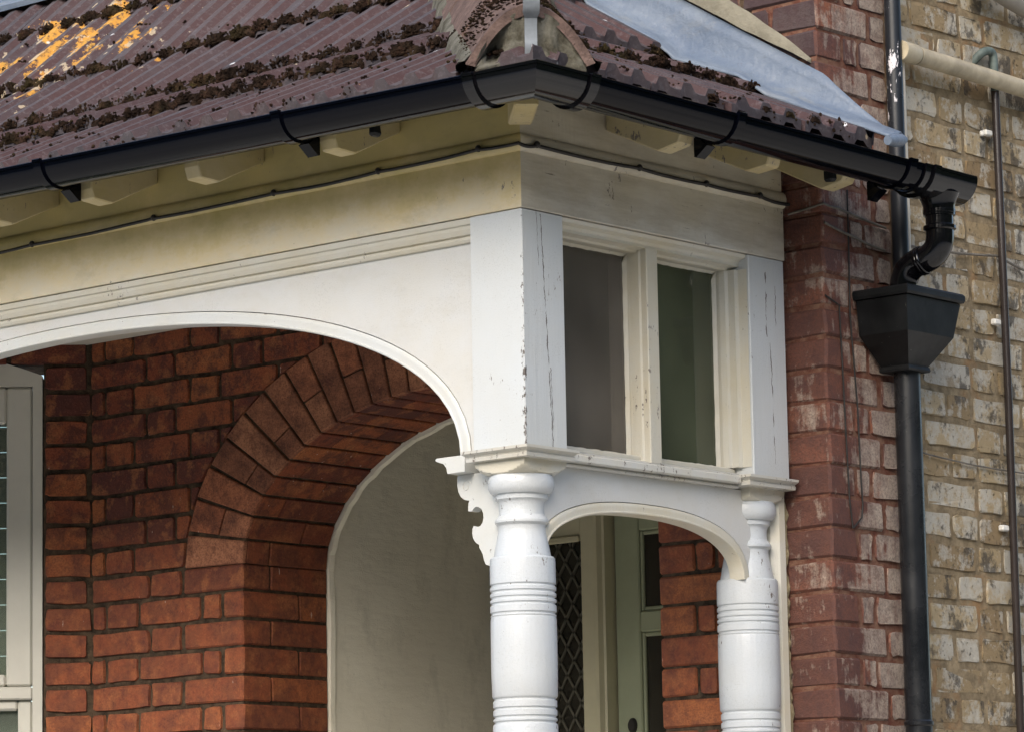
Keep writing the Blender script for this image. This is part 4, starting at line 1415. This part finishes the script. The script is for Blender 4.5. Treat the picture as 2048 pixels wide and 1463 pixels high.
for i, (p, w, c) in enumerate(moss_spots):
    am = (0.25, 1.0, 1.0, 1.0, 1.0)[c]
    if c == 0 and random.random() < 0.55: continue
    big_ = random.random() < 0.62
    thick = 0.78 + 0.75 * mnoise.noise(Vector((p[0] * 3.1, p[1] * 3.1, c * 2.7)))
    if thick < 0.42: continue
    thick = min(1.15, thick)
    am *= thick
    sc_ = random.uniform(0.8, 1.1) * (0.7 if c == 0 else 1.0) * min(1.0, 0.45 + 0.6 * thick)
    lx, ly, lz = 0.037 * sc_ * random.uniform(0.75, 1.1), 0.009 * sc_, 0.0145 * sc_ * random.uniform(0.7, 1.1)
    off = -0.0135
    du = random.uniform(-0.004, 0.004)
    if not big_: pass
    elif w == 'f': lump((p[0] + du, p[1] + 0.006, p[2] + off), lx, ly, lz, i * 1.37, 3, 0.62, 0.5, 3.0)
    else: lump((p[0] - 0.006, p[1] + du, p[2] + off), ly, lx, lz, i * 1.37, 3, 0.62, 0.5, 3.0)
    if c > 0:      # ragged strip following the rib profile
        for jj in range(10):
            if random.random() < 0.10: continue
            uu = -0.5 + (jj + random.uniform(0.2, 0.8)) / 10
            hh_ = 0.0 if abs(uu) < 0.2 else -0.019 * min(1, (abs(uu) - 0.2) / 0.14)
            u = uu * RIB
            k_ = random.uniform(0.55, 1.2) * min(1.05, 0.4 + 0.65 * thick)
            zc_ = p[2] + hh_ - 0.010 + random.uniform(-0.004, 0.003)
            if w == 'f': lump((p[0] + u, p[1] + 0.002 + random.uniform(-0.003, 0.004), zc_), 0.008 * k_, 0.0075 * k_, 0.0105 * k_, i * 7.1 + jj, 2, 0.85, 0.55)
            else: lump((p[0] - 0.002 - random.uniform(-0.003, 0.004), p[1] + u, zc_), 0.0075 * k_, 0.008 * k_, 0.0105 * k_, i * 7.1 + jj, 2, 0.85, 0.55)
    if c > 0:      # lower dirt line between the ribs
        for sg in (-1, 1):
            u = sg * 0.044
            q_ = (p[0] + u, p[1] + 0.008, p[2] - 0.024) if w == 'f' else (p[0] - 0.008, p[1] + u, p[2] - 0.024)
            if w == 'f': lump(q_, 0.019, 0.008, 0.0115, i * 3.1 + sg, 2, 0.8, 0.5)
            else: lump(q_, 0.008, 0.019, 0.0115, i * 3.1 + sg, 2, 0.8, 0.5)
    for q in range(int(48 * am)):      # fuzz
        t = random.uniform(-1.1, 1.1)
        u = t * 0.036
        zz = random.uniform(-0.026, 0.003) - abs(t) ** 3 * 0.008
        dep = random.uniform(-0.006, 0.008)
        r_ = random.uniform(0.0018, 0.0046)
        c3 = (p[0] + u, p[1] + dep, p[2] + zz) if w == 'f' else (p[0] - dep, p[1] + u, p[2] + zz)
        lump(c3, r_, r_, r_ * random.uniform(0.7, 1.5), i * 1.3 + q, 1)
for i in range(260):
    if random.random() < 0.62:
        x = random.uniform(-2.6, 0.1); s = random.choice((random.uniform(0, 0.5), random.uniform(0, 1.2)))
        if x > EO - s - 0.15: continue
        p = (x, s - EO, roofz(s) - 0.001)
    else:
        y = random.uniform(-0.1, 0.85); s = random.uniform(0, 0.6)
        if y < -(EO - s) + 0.15: continue
        p = (EO - s, y, roofz(s) - 0.001)
    for q in range(random.randint(2, 9)):
        r_ = random.uniform(0.002, 0.0055)
        lump((p[0] + random.gauss(0, 0.009), p[1] + random.gauss(0, 0.011), p[2] + random.uniform(-0.004, 0.001)), r_, r_, r_ * 0.8, i * 0.77 + q)
for i in range(420):       # along the hip bedding
    s = random.uniform(0.0, 0.95); sd = random.choice((-1, 1))
    d = random.uniform(0.085, 0.135)
    h = EO - s
    zz = roofz(max(0.0, s - 0.0))
    p = (h - d, -h, zz) if sd < 0 else (h, -h + d, zz)
    r_ = random.uniform(0.003, 0.009)
    lump((p[0], p[1], p[2] + 0.001), r_, r_, r_ * 0.8, i * 3.3, 1)
for i in range(1000):       # grey-green crust on the first hip tile
    t = random.uniform(-0.95, 0.95)
    q = random.random() ** 0.7
    s = 0.05 + 0.30 * q
    p = Vector((EO - s, -(EO - s), 0)) + Vector((0.70711, 0.70711, 0)) * (t * 0.142)
    zz = 3.484 + s * 0.50 + 0.135 * (1 - t * t)
    r_ = random.uniform(0.0012, 0.0042)
    lump((p.x, p.y, zz), r_ * 1.3, r_ * 1.3, r_ * 0.6, i * 1.9, 1)
mo_ = pyd("moss", MV, MF, M["moss"], roof)
mo_["kind"] = "stuff"

# hip tiles: broad angular caps bedded in mortar
def hip_z(s): return roofz(s)
def hip_tile(s0, s1, name="hip_tile"):
    prof = []
    for i in range(17):
        t = -1 + 2 * i / 16
        prof.append((t * 0.142, 0.135 * (1 - abs(t) ** 2.0) if abs(t) < 1 else 0.0))
    D = Vector((-0.70711, 0.70711, 0)); W = Vector((0.70711, 0.70711, 0))
    rings = []
    for q in range(5):
        s = s0 + (s1 - s0) * q / 4
        base = Vector((EO - s, -(EO - s), 0))
        zz = z_line(s, s0, s1)
        o, i_ = [], []
        for (w, hh) in prof:
            k = 1.0 - 0.05 * q / 4
            nz = 0.004 * mnoise.noise(Vector((w * 9, s * 9, 2)))
            o.append(base + W * (w * k) + Vector((0, 0, zz + hh * k + nz)))
        for (w, hh) in prof[::-1]:
            i_.append(base + W * (w * 0.86) + Vector((0, 0, zz + hh * 0.85 - 0.006)))
        rings.append(o + i_)
    return loft(name, rings, M["hiptile"], roof, closed=True, caps=True, smooth=True, angle=40)
def z_line(s, s0, s1):
    za, zb = hipbase(s0), hipbase(s1)
    return za + (zb - za) * (s - s0) / (s1 - s0)
def hipbase(s): return 3.484 + s * 0.50 + max(0, s - 0.55) * 0.13
hip_tile(0.042, 0.36)
hip_tile(0.315, 0.68)
hip_tile(0.63, 0.98)
hip_tile(0.93, 1.27)
# bedding mortar: mouth fill and fillets along both sides
D = Vector((-0.70711, 0.70711, 0)); W = Vector((0.70711, 0.70711, 0))
bm = bmesh.new()
grid = []
for j in range(9):
    row = []
    for i in range(21):
        t = -1 + 2 * i / 20
        hmax = 0.86 * 0.135 * max(0.0, 1 - abs(t) ** 2.0)
        hh = -0.030 + (hmax + 0.034) * j / 8
        p = Vector((EO - 0.052, -(EO - 0.052), 0)) + W * (t * 0.122) + Vector((0, 0, hipbase(0.045) + hh))
        dd = 0.022 * mnoise.noise(Vector((t * 4, j * 0.6, 5))) + 0.016 * mnoise.noise(Vector((t * 11, j * 1.7, 1)))
        # a hollow where the bedding has fallen out
        ho = math.exp(-(((t + 0.62) / 0.16) ** 2 + ((j - 5.2) / 1.8) ** 2)) * 0.07
        p += D * (-0.010 + dd + ho)
        row.append(bm.verts.new(p))
    grid.append(row)
for j in range(8):
    for i in range(20):
        fc = bm.faces.new((grid[j][i], grid[j][i + 1], grid[j + 1][i + 1], grid[j + 1][i]))
        fc.smooth = True
bm_obj("hip_bedding", bm, M["bedding"], roof)
for sd in (-1, 1):
    rings = []
    for q in range(60):
        s = 0.05 + 1.16 * q / 59
        base = Vector((EO - s, -(EO - s), 0))
        rz = roofz(s)
        n1 = 0.010 * mnoise.noise(Vector((q * 0.37, sd * 3, 1)))
        n2 = 0.008 * mnoise.noise(Vector((q * 0.9, sd * 5, 2)))
        zi = hipbase(s) + 0.018
        zt = roofz(max(0.0, s - 0.115))
        a = base + W * (sd * 0.128) + Vector((0, 0, zi + 0.006))
        b = base + W * (sd * (0.144 + n1 * 0.6)) + Vector((0, 0, min(zi - 0.012, zt + 0.03) + n2))
        c_ = base + W * (sd * (0.158 + n1)) + Vector((0, 0, zt - 0.02 + n2))
        rings.append([a, b, c_])
    loft("hip_bedding", rings, M["bedding"], roof, smooth=True, angle=60)
# hip iron: flat bar rising in front of the hip end, curling outward at the top
path = []
base = Vector((EO - 0.034, -(EO - 0.034), 0))
F = -D      # outward along the diagonal
for (o, z) in ((-0.03, 3.500), (-0.004, 3.502), (0.004, 3.512), (0.006, 3.55), (0.008, 3.585), (0.013, 3.603), (0.026, 3.612), (0.036, 3.622), (0.040, 3.640), (0.040, 3.665), (0.036, 3.69), (0.024, 3.705), (0.008, 3.708), (-0.004, 3.70), (-0.010, 3.685), (-0.006, 3.67), (0.004, 3.665)):
    path.append((o, z))
rings = []
for i, (o, z) in enumerate(path):
    a = path[max(0, i - 1)]; b = path[min(len(path) - 1, i + 1)]
    t = Vector((b[0] - a[0], b[1] - a[1])).normalized()
    nn = Vector((-t.y, t.x)) * 0.0032
    ring = []
    for (w, s_) in ((-0.019, 1), (0.019, 1), (0.019, -1), (-0.019, -1)):
        p = base + F * (o + nn.x * s_) + W * (w * (0.72 if i < 6 else 0.95)) + Vector((0, 0, z + nn.y * s_))
        ring.append(p)
    rings.append(ring)
loft("hip_iron", rings, M["iron"], roof, closed=True, caps=True, smooth=True, angle=40)

# lead flashing against the house wall (drapes over the tiles, turns up the wall)
rings = []
xs_ = [0.372 - 0.016 * i for i in range(82)]
def upz(x):
    t = (XP + 0.03) - x
    if t < 0:
        u = -t / 0.232
        return 3.704 + (3.492 - 3.704) * min(1, u) ** 0.93
    return 3.722 + 0.612 * (0.11 - x)
for i, x in enumerate(xs_):
    s = EO - x
    # softened step at each course
    z0 = sum(roofz(max(0.0, s + d)) for d in (-0.03, -0.015, 0.0, 0.012, 0.02)) / 5
    if s < 0: z0 = 3.532 + s * 0.444
    wv = 0.006 * mnoise.noise(Vector((x * 9, 1, 4)))
    ed = 0.925 + 0.010 * mnoise.noise(Vector((x * 6, 2, 2)))
    up = upz(x)
    beyond = x > XP - 0.004
    yw = 0.9935
    up = max(up, z0 + 0.004)
    rings.append([(x, ed, z0 + 0.0035), (x, ed + 0.004, z0 + 0.011 + wv * 0.4), (x, 0.950, z0 + 0.014 + wv), (x, 0.970, z0 + 0.024 + wv), (x, 0.984, z0 + 0.3 * (up - z0) + 0.012), (x, yw - 0.003, z0 + 0.68 * (up - z0) + 0.004), (x, yw, up)])
o = loft("lead_flashing", rings, M["lead"], roof, smooth=True, angle=70)
so_ = o.modifiers.new("thickness", 'SOLIDIFY'); so_.thickness = 0.003; so_.offset = 1
# rounded lead end at the eaves
tube("lead_roll", [(0.372, 0.915, 3.492), (0.372, 0.945, 3.496), (0.371, 0.97, 3.500), (0.366, 0.992, 3.505)], 0.016, M["lead"], roof, seg=12, rs=[0.012, 0.016, 0.016, 0.010])
# cement fillet over the lead
fb = [(0.094, 3.742), (-0.094, 3.851), (-0.281, 3.965), (-1.1, 4.468)]
ft = [(0.084, 3.762), (0.02, 3.818), (-0.108, 3.913), (-0.160, 3.951), (-1.1, 4.53)]
pts = []
def lerp_line(L_, x):
    for i in range(len(L_) - 1):
        (a, za), (b, zb) = L_[i], L_[i + 1]
        if a >= x >= b: return za + (zb - za) * (x - a) / (b - a)
    return L_[-1][1]
rings = []
for i in range(50):
    x = 0.093 - i * 0.0235
    zb, zt = lerp_line(fb, x), lerp_line(ft, min(x, 0.0839))
    n1 = 0.003 * mnoise.noise(Vector((x * 14, 7, 1))); n2 = 0.004 * mnoise.noise(Vector((x * 17, 3, 1)))
    if i == 0: zt = zb + 0.012
    rings.append([(x, 0.999, zb + n1), (x, 0.982, zb + 0.003 + n1), (x, 0.984, (zb + zt) / 2), (x, 0.990, zt + n2 - 0.006), (x, 0.999, zt + n2)])
loft("cement_fillet", rings, M["fillet"], roof, closed=True, caps=True, smooth=True, angle=50)
# lead apron where the front slope meets the wall
prism("lead_apron", [(0.965, 4.395), (0.992, 4.42), (0.997, 4.56), (0.986, 4.56), (0.978, 4.43), (0.96, 4.41)], 0, -3.3, -1.12, M["lead"], roof)

# ================================================================== GUTTER
gutter = empty("gutter", (0.294, -0.294, 3.42))
tag(gutter, "black half-round plastic gutter along the porch eaves", "gutter")
GC, GR = 0.294, 0.056
def gz_f(x): return 3.4765 + (0.294 - x) * 0.0130        # rim height along the front
def gz_s(y): return 3.4765 - (y + 0.294) * 0.0105        # and along the side
def gprof(r, th=0.0035, a0=0.0, a1=math.pi, n=18, lip=True):
    """(out, dz) closed trough profile: outer skin then inner skin"""
    P = []
    if lip: P += [(r + 0.001, 0.004), (r + 0.0035, 0.002), (r + 0.0025, -0.004)]
    for i in range(n + 1):
        a = a0 + (a1 - a0) * i / n
        P.append((r * math.cos(a), -r * math.sin(a)))
    P += [(-r, 0.004), (-r + th, 0.004)]
    for i in range(n, -1, -1):
        a = a0 + (a1 - a0) * i / n
        P.append(((r - th) * math.cos(a), -(r - th) * math.sin(a)))
    P += [(r - th, 0.004)]
    return P
gp = gprof(GR)
def run_f(x0, x1, prof, name, mat, mitre=False, n=2):
    rings = []
    for i in range(n):
        x = x0 + (x1 - x0) * i / (n - 1)
        if mitre and i == n - 1:
            rings.append([(GC + o, -(GC + o), gz_f(GC) + z) for o, z in prof])
        else:
            rings.append([(x, -(GC + o), gz_f(x) + z) for o, z in prof])
    return loft(name, rings, mat, gutter, closed=True, caps=not mitre, smooth=True, angle=40)
def run_s(y0, y1, prof, name, mat, mitre=False, n=2, cap=True):
    rings = []
    for i in range(n):
        y = y0 + (y1 - y0) * i / (n - 1)
        if mitre and i == 0:
            rings.append([(GC + o, -(GC + o), gz_f(GC) + z) for o, z in prof])
        else:
            rings.append([(GC + o, y, gz_s(y) + z) for o, z in prof])
    return loft(name, rings, mat, gutter, closed=True, caps=cap, smooth=True, angle=40)
run_f(-3.3, 0.150, gp, "trough", M["gutter"])
run_s(-0.150, 1.10, gp, "trough", M["gutter"])
# corner angle piece, a little larger, with a collar at each end
gq = gprof(GR + 0.0045, 0.004)
ang = run_f(0.14, GC, gq, "angle_piece", M["gloss"], mitre=True)
ang2 = run_s(GC, -0.140, gq, "angle_piece", M["gloss"], mitre=True)
gk = gprof(GR + 0.011, 0.008, n=16)
run_f(0.146, 0.176, gk, "angle_collar", M["gloss"])
run_s(-0.176, -0.146, gk, "angle_collar", M["gloss"])
# brackets: strap under the trough + plate back to the rafter
def strap(which, c, w=0.026):
    prof = gprof(GR + 0.008, 0.0075, n=16)
    prof = [(o, z + 0.003) for o, z in prof]
    if which == 'f': b_ = run_f(c - w / 2, c + w / 2, prof, "bracket", M["gutter"])
    else: b_ = run_s(c - w / 2, c + w / 2, prof, "bracket", M["gutter"])
    z = gz_f(c) if which == 'f' else gz_s(c)
    pl = [(GC - 0.030, z - 0.058), (GC - GR - 0.006, z - 0.082), (GC - GR - 0.012, z - 0.080), (GC - GR - 0.012, z + 0.01), (GC - GR - 0.004, z + 0.01), (GC - GR - 0.004, z - 0.02), (GC - 0.045, z - 0.047)]
    if which == 'f': prism("bracket_plate", [(-a, b) for a, b in pl], 0, c - w * 0.62, c + w * 0.62, M["gutter"], b_)
    else: prism("bracket_plate", pl, 1, c - w * 0.62, c + w * 0.62, M["gutter"], b_)
for c in (-2.03, -1.232, -0.427): strap('f', c)
for c in (0.366, 1.045): strap('s', c)
# old iron bracket stub behind the gutter
box("old_bracket", -0.250, -0.236, -0.235, -0.205, 3.425, 3.468, M["hopper"], gutter, bev=0.006, jit=0.004)
box("old_bracket", 0.205, 0.235, 0.872, 0.898, 3.412, 3.46, M["hopper"], gutter, bev=0.006, jit=0.004)
# running outlet at the house end
gr_ = gprof(GR + 0.006, 0.005)
run_s(1.098, 1.312, gr_, "running_outlet", M["gloss"])
run_s(1.128, 1.150, gprof(GR + 0.013, 0.010, n=16), "outlet_collar", M["gloss"])
endp = [(o, z) for o, z in [( (GR + 0.006) * math.cos(math.pi * i / 18), -(GR + 0.006) * math.sin(math.pi * i / 18)) for i in range(19)]]
loft("stop_end", [[(GC + o, 1.3122, gz_s(1.31) + z) for o, z in endp], [(GC + o, 1.318, gz_s(1.31) + z) for o, z in endp]], M["gloss"], gutter, closed=True, caps=True, smooth=True, angle=40)
OY = 1.236
tube("outlet_spigot", [(GC, OY, gz_s(OY) - 0.045), (GC, OY, gz_s(OY) - 0.062), (GC, OY, gz_s(OY) - 0.075), (GC, OY, 3.362)], 0.038, M["gloss"], gutter, seg=28, rs=[0.052, 0.044, 0.0395, 0.0395])

# ================================================================== RAINWATER GOODS
neck = empty("offset_pipe", (0.183, 1.226, 3.15))
tag(neck, "glossy black swan-neck pipe from the gutter end down into the hopper", "pipe")
np_ = fillet_path([(GC, OY, 3.368), (GC, OY, 3.268), (0.190, 1.228, 3.246), (0.183, 1.226, 3.150)], 0.062, 9)
tube("bend", np_, 0.0345, M["gloss"], neck, seg=28)
for z in (3.372, 3.332):
    lathe("socket_ring", [(0.036, z - 0.007), (0.0405, z - 0.004), (0.0405, z + 0.004), (0.036, z + 0.007)], GC, OY, M["gloss"], neck, 32)
a_, b_ = Vector(np_[9]), Vector(np_[11])
dd = (b_ - a_).normalized()
for t in (0.15, 0.85):
    c_ = Vector(np_[10]).lerp(Vector(np_[11]), t)
    tube("socket_ring", [c_ - dd * 0.006, c_ - dd * 0.003, c_ + dd * 0.003, c_ + dd * 0.006], 0.037, M["gloss"], neck, seg=28, rs=[0.0347, 0.0375, 0.0375, 0.0347])

hop = empty("rainwater_hopper", (0.165, 1.25, 2.99))
tag(hop, "black tapered rainwater hopper head on the house corner", "hopper")
lv = [(3.158, 0.116, 0.268, 1.122, 1.352), (3.072, 0.116, 0.2605, 1.132, 1.328), (3.004, 0.120, 0.204, 1.212, 1.298), (2.990, 0.122, 0.202, 1.214, 1.296)]
def rr(x0, x1, y0, y1, z): return [(x0, y0, z), (x1, y0, z), (x1, y1, z), (x0, y1, z)]
loft("hopper_body", [rr(a, b, c, d, z) for z, a, b, c, d in lv], M["hopper"], hop, closed=True, caps=True, smooth=False)
loft("hopper_rim", [rr(0.112, 0.274, 1.116, 1.358, 3.160), rr(0.112, 0.277, 1.113, 1.361, 3.166), rr(0.112, 0.277, 1.113, 1.361, 3.178), rr(0.112, 0.273, 1.117, 1.357, 3.183), rr(0.118, 0.262, 1.128, 1.346, 3.183), rr(0.118, 0.262, 1.128, 1.346, 3.165)], M["hopper"], hop, closed=True, caps=True, smooth=False)
loft("hopper_collar", [rr(0.118, 0.205, 1.210, 1.300, 2.9895), rr(0.118, 0.207, 1.208, 1.302, 2.994), rr(0.118, 0.205, 1.210, 1.300, 3.002)], M["hopper"], hop, closed=True, caps=True, smooth=False)

dp = empty("downpipe", (0.163, 1.262, 0.05))
tag(dp, "black downpipe below the hopper, in front of the brick pier", "downpipe")
lathe("pipe", [(0.033, 0.05), (0.033, 2.118), (0.0365, 2.122), (0.0365, 2.13), (0.033, 2.134), (0.033, 2.989)], 0.163, 1.262, M["downpipe"], dp, 40)

up = tube("upper_downpipe", [(0.139, 1.288, 3.17), (0.139, 1.288, 3.6), (0.139, 1.288, 4.2), (0.139, 1.288, 4.88)], 0.0208, M["ironpipe"], seg=32)
tag(up, "slim black pipe with flaking paint above the gutter end", "pipe")
pp_ = tube("pale_pipe", [(0.130, 1.328, 3.20), (0.130, 1.330, 3.5), (0.130, 1.329, 3.80)], 0.0105, M["palepipe"], seg=16)
tag(pp_, "thin pale pipe tucked beside the flaking black pipe", "pipe")

wp = empty("waste_pipe", (0.15, 1.37, 3.79))
tag(wp, "cream waste pipe running across the yellow brick wall", "pipe")
tube("pipe", [(0.150, 1.372, 3.8145), (0.150, 1.6, 3.8115), (0.150, 1.86, 3.8065), (0.150, 3.0, 3.78)], 0.0232, M["waste"], wp, seg=24)
tube("pipe_socket", [(0.150, 1.300, 3.8155), (0.150, 1.362, 3.8147), (0.150, 1.368, 3.8146)], 0.0262, M["waste"], wp, seg=24, rs=[0.0262, 0.0262, 0.0235])
wp2 = empty("upper_waste_pipe", (0.15, 1.69, 4.03))
tag(wp2, "dull grey waste pipe high on the yellow brick wall", "pipe")
tube("pipe", [(0.150, 1.69, 4.060), (0.150, 1.9, 4.025), (0.150, 3.0, 3.83)], 0.025, M["greywaste"], wp2, seg=24)
lathe("wall_ferrule", [(0.02, 4.02), (0.034, 4.03), (0.034, 4.09), (0.02, 4.10)], 0.145, 1.69, M["greywaste"], wp2, 20)

bp = empty("service_pipe", (0.133, 1.756, 0.2))
tag(bp, "thin brown vertical pipe clipped to the yellow brick wall", "pipe")
tube("pipe", [(0.133, 1.756, 0.2), (0.133, 1.754, 2.3), (0.133, 1.757, 3.0), (0.133, 1.750, 3.79)], 0.0105, M["brownpipe"], bp, seg=18)
tube("bent_end", fillet_path([(0.133, 1.750, 3.785), (0.133, 1.7485, 3.893), (0.133, 1.700, 3.885), (0.100, 1.688, 3.850)], 0.026, 6), 0.0112, M["copper"], bp, seg=18)
for z, y in ((3.672, 1.728), (3.175, 1.735), (2.642, 1.735)):
    box("pipe_clip", 0.112, 0.128, y - 0.018, y + 0.012, z - 0.0075, z + 0.0075, M["clip"], bp, bev=0.003)
box("clip_screw", 0.111, 0.121, 1.700, 1.712, 3.662, 3.676, M["clip"], bp, bev=0.003)

# ================================================================== CABLES
def cable(name, pts, r, mat, label, sag=0.0, clips=None, sub=6):
    P = [Vector(p) for p in pts]
    out = []
    for i in range(len(P) - 1):
        for q in range(sub):
            t = q / sub
            p = P[i].lerp(P[i + 1], t)
            p.z -= sag * 4 * t * (1 - t) * (0.5 + 0.7 * ((i * 37) % 10) / 10) + 0.0012 * mnoise.noise(Vector((p.x * 9, p.y * 9, 3)))
            out.append(p)
    out.append(P[-1])
    e = empty(name, tuple(P[0]))
    tag(e, label, "cable")
    tube("cable_run", out, r, mat, e, seg=8)
    for c in (clips or []):
        bm = bmesh.new()
        bmesh.ops.create_uvsphere(bm, u_segments=8, v_segments=6, radius=1)
        for v_ in bm.verts:
            v_.co = Vector(c) + Vector((v_.co.x * 0.0075, v_.co.y * 0.0075, v_.co.z * 0.0085 + 0.002))
        bm_obj("cable_clip", bm, mat, e)
    return e
front_clips = [(-2.3, -0.022, 3.386), (-1.985, -0.022, 3.388), (-1.622, -0.022, 3.389), (-1.176, -0.022, 3.394), (-0.762, -0.022, 3.396), (-0.42, -0.022, 3.398), (-0.107, -0.022, 3.403)]
side_clips = [(0.022, 0.034, 3.401), (0.022, 0.403, 3.401), (0.022, 0.657, 3.399), (0.022, 0.868, 3.400)]
cable("frieze_cable", front_clips + [(0.012, -0.020, 3.400)] + side_clips + [(0.022, 0.985, 3.395)], 0.0042, M["cable"],
      "black cable clipped along the frieze of the porch", 0.004, front_clips + side_clips)
cable("draped_cable", [(0.015, 0.99, 3.372), (0.114, 1.004, 3.388), (0.116, 1.06, 3.383), (0.116, 1.26, 3.360)], 0.0032, M["greycable"], "pale cable looped round the brick corner under the eaves", 0.002)
cable("sloping_cable", [(0.115, 1.003, 3.34), (0.116, 1.13, 3.318), (0.116, 1.255, 3.302)], 0.0034, M["greycable"], "thin cable sloping across the pier to the flaking pipe", 0.003)
cable("hanging_wire", [(0.112, 1.0, 3.16), (0.114, 1.054, 3.142), (0.114, 1.060, 2.98), (0.114, 1.066, 2.80), (0.114, 1.072, 2.66), (0.114, 1.082, 2.596)], 0.0021, M["cable"], "dark wire hanging on the pier nearest its corner", 0.0)
cable("long_hanging_wire", [(0.114, 1.103, 3.435), (0.114, 1.101, 3.25), (0.114, 1.098, 3.12), (0.114, 1.112, 2.96), (0.114, 1.117, 2.90), (0.114, 1.122, 2.72), (0.114, 1.126, 2.655), (0.114, 1.120, 2.625), (0.114, 1.084, 2.597)], 0.0021, M["cable"], "long dark wire hanging on the pier beside the downpipe", 0.0)
cable("wall_cable", [(0.116, 1.36, 3.328), (0.116, 1.50, 3.332), (0.118, 1.75, 3.352), (0.118, 1.90, 3.326), (0.118, 2.3, 3.26)], 0.0034, M["greycable"], "dull cable crossing the yellow brick wall above the hopper", 0.002)
cable("lower_wall_cable", [(0.116, 1.30, 2.822), (0.116, 1.40, 2.806), (0.116, 1.62, 2.795), (0.118, 1.85, 2.793), (0.118, 2.3, 2.79)], 0.0022, M["greycable"], "thin cable crossing the yellow brick wall beside the downpipe", 0.001)

# ragged filler down the gap between porch and pier
rings = []
for i in range(150):
    z = 2.05 + i * 0.0091
    n1 = mnoise.noise(Vector((z * 23, 1, 3))); n2 = mnoise.noise(Vector((z * 61, 4, 1)))
    o_ = -0.022 + 0.014 * n1 + 0.007 * n2
    rings.append([(o_ - 0.03, 0.986, z), (o_, 0.989 + 0.002 * n2, z), (o_ + 0.001 + 0.003 * n1, 0.996, z), (o_ - 0.03, 0.9995, z)])
loft("gap_filler", rings, M["foam"], house, smooth=False)
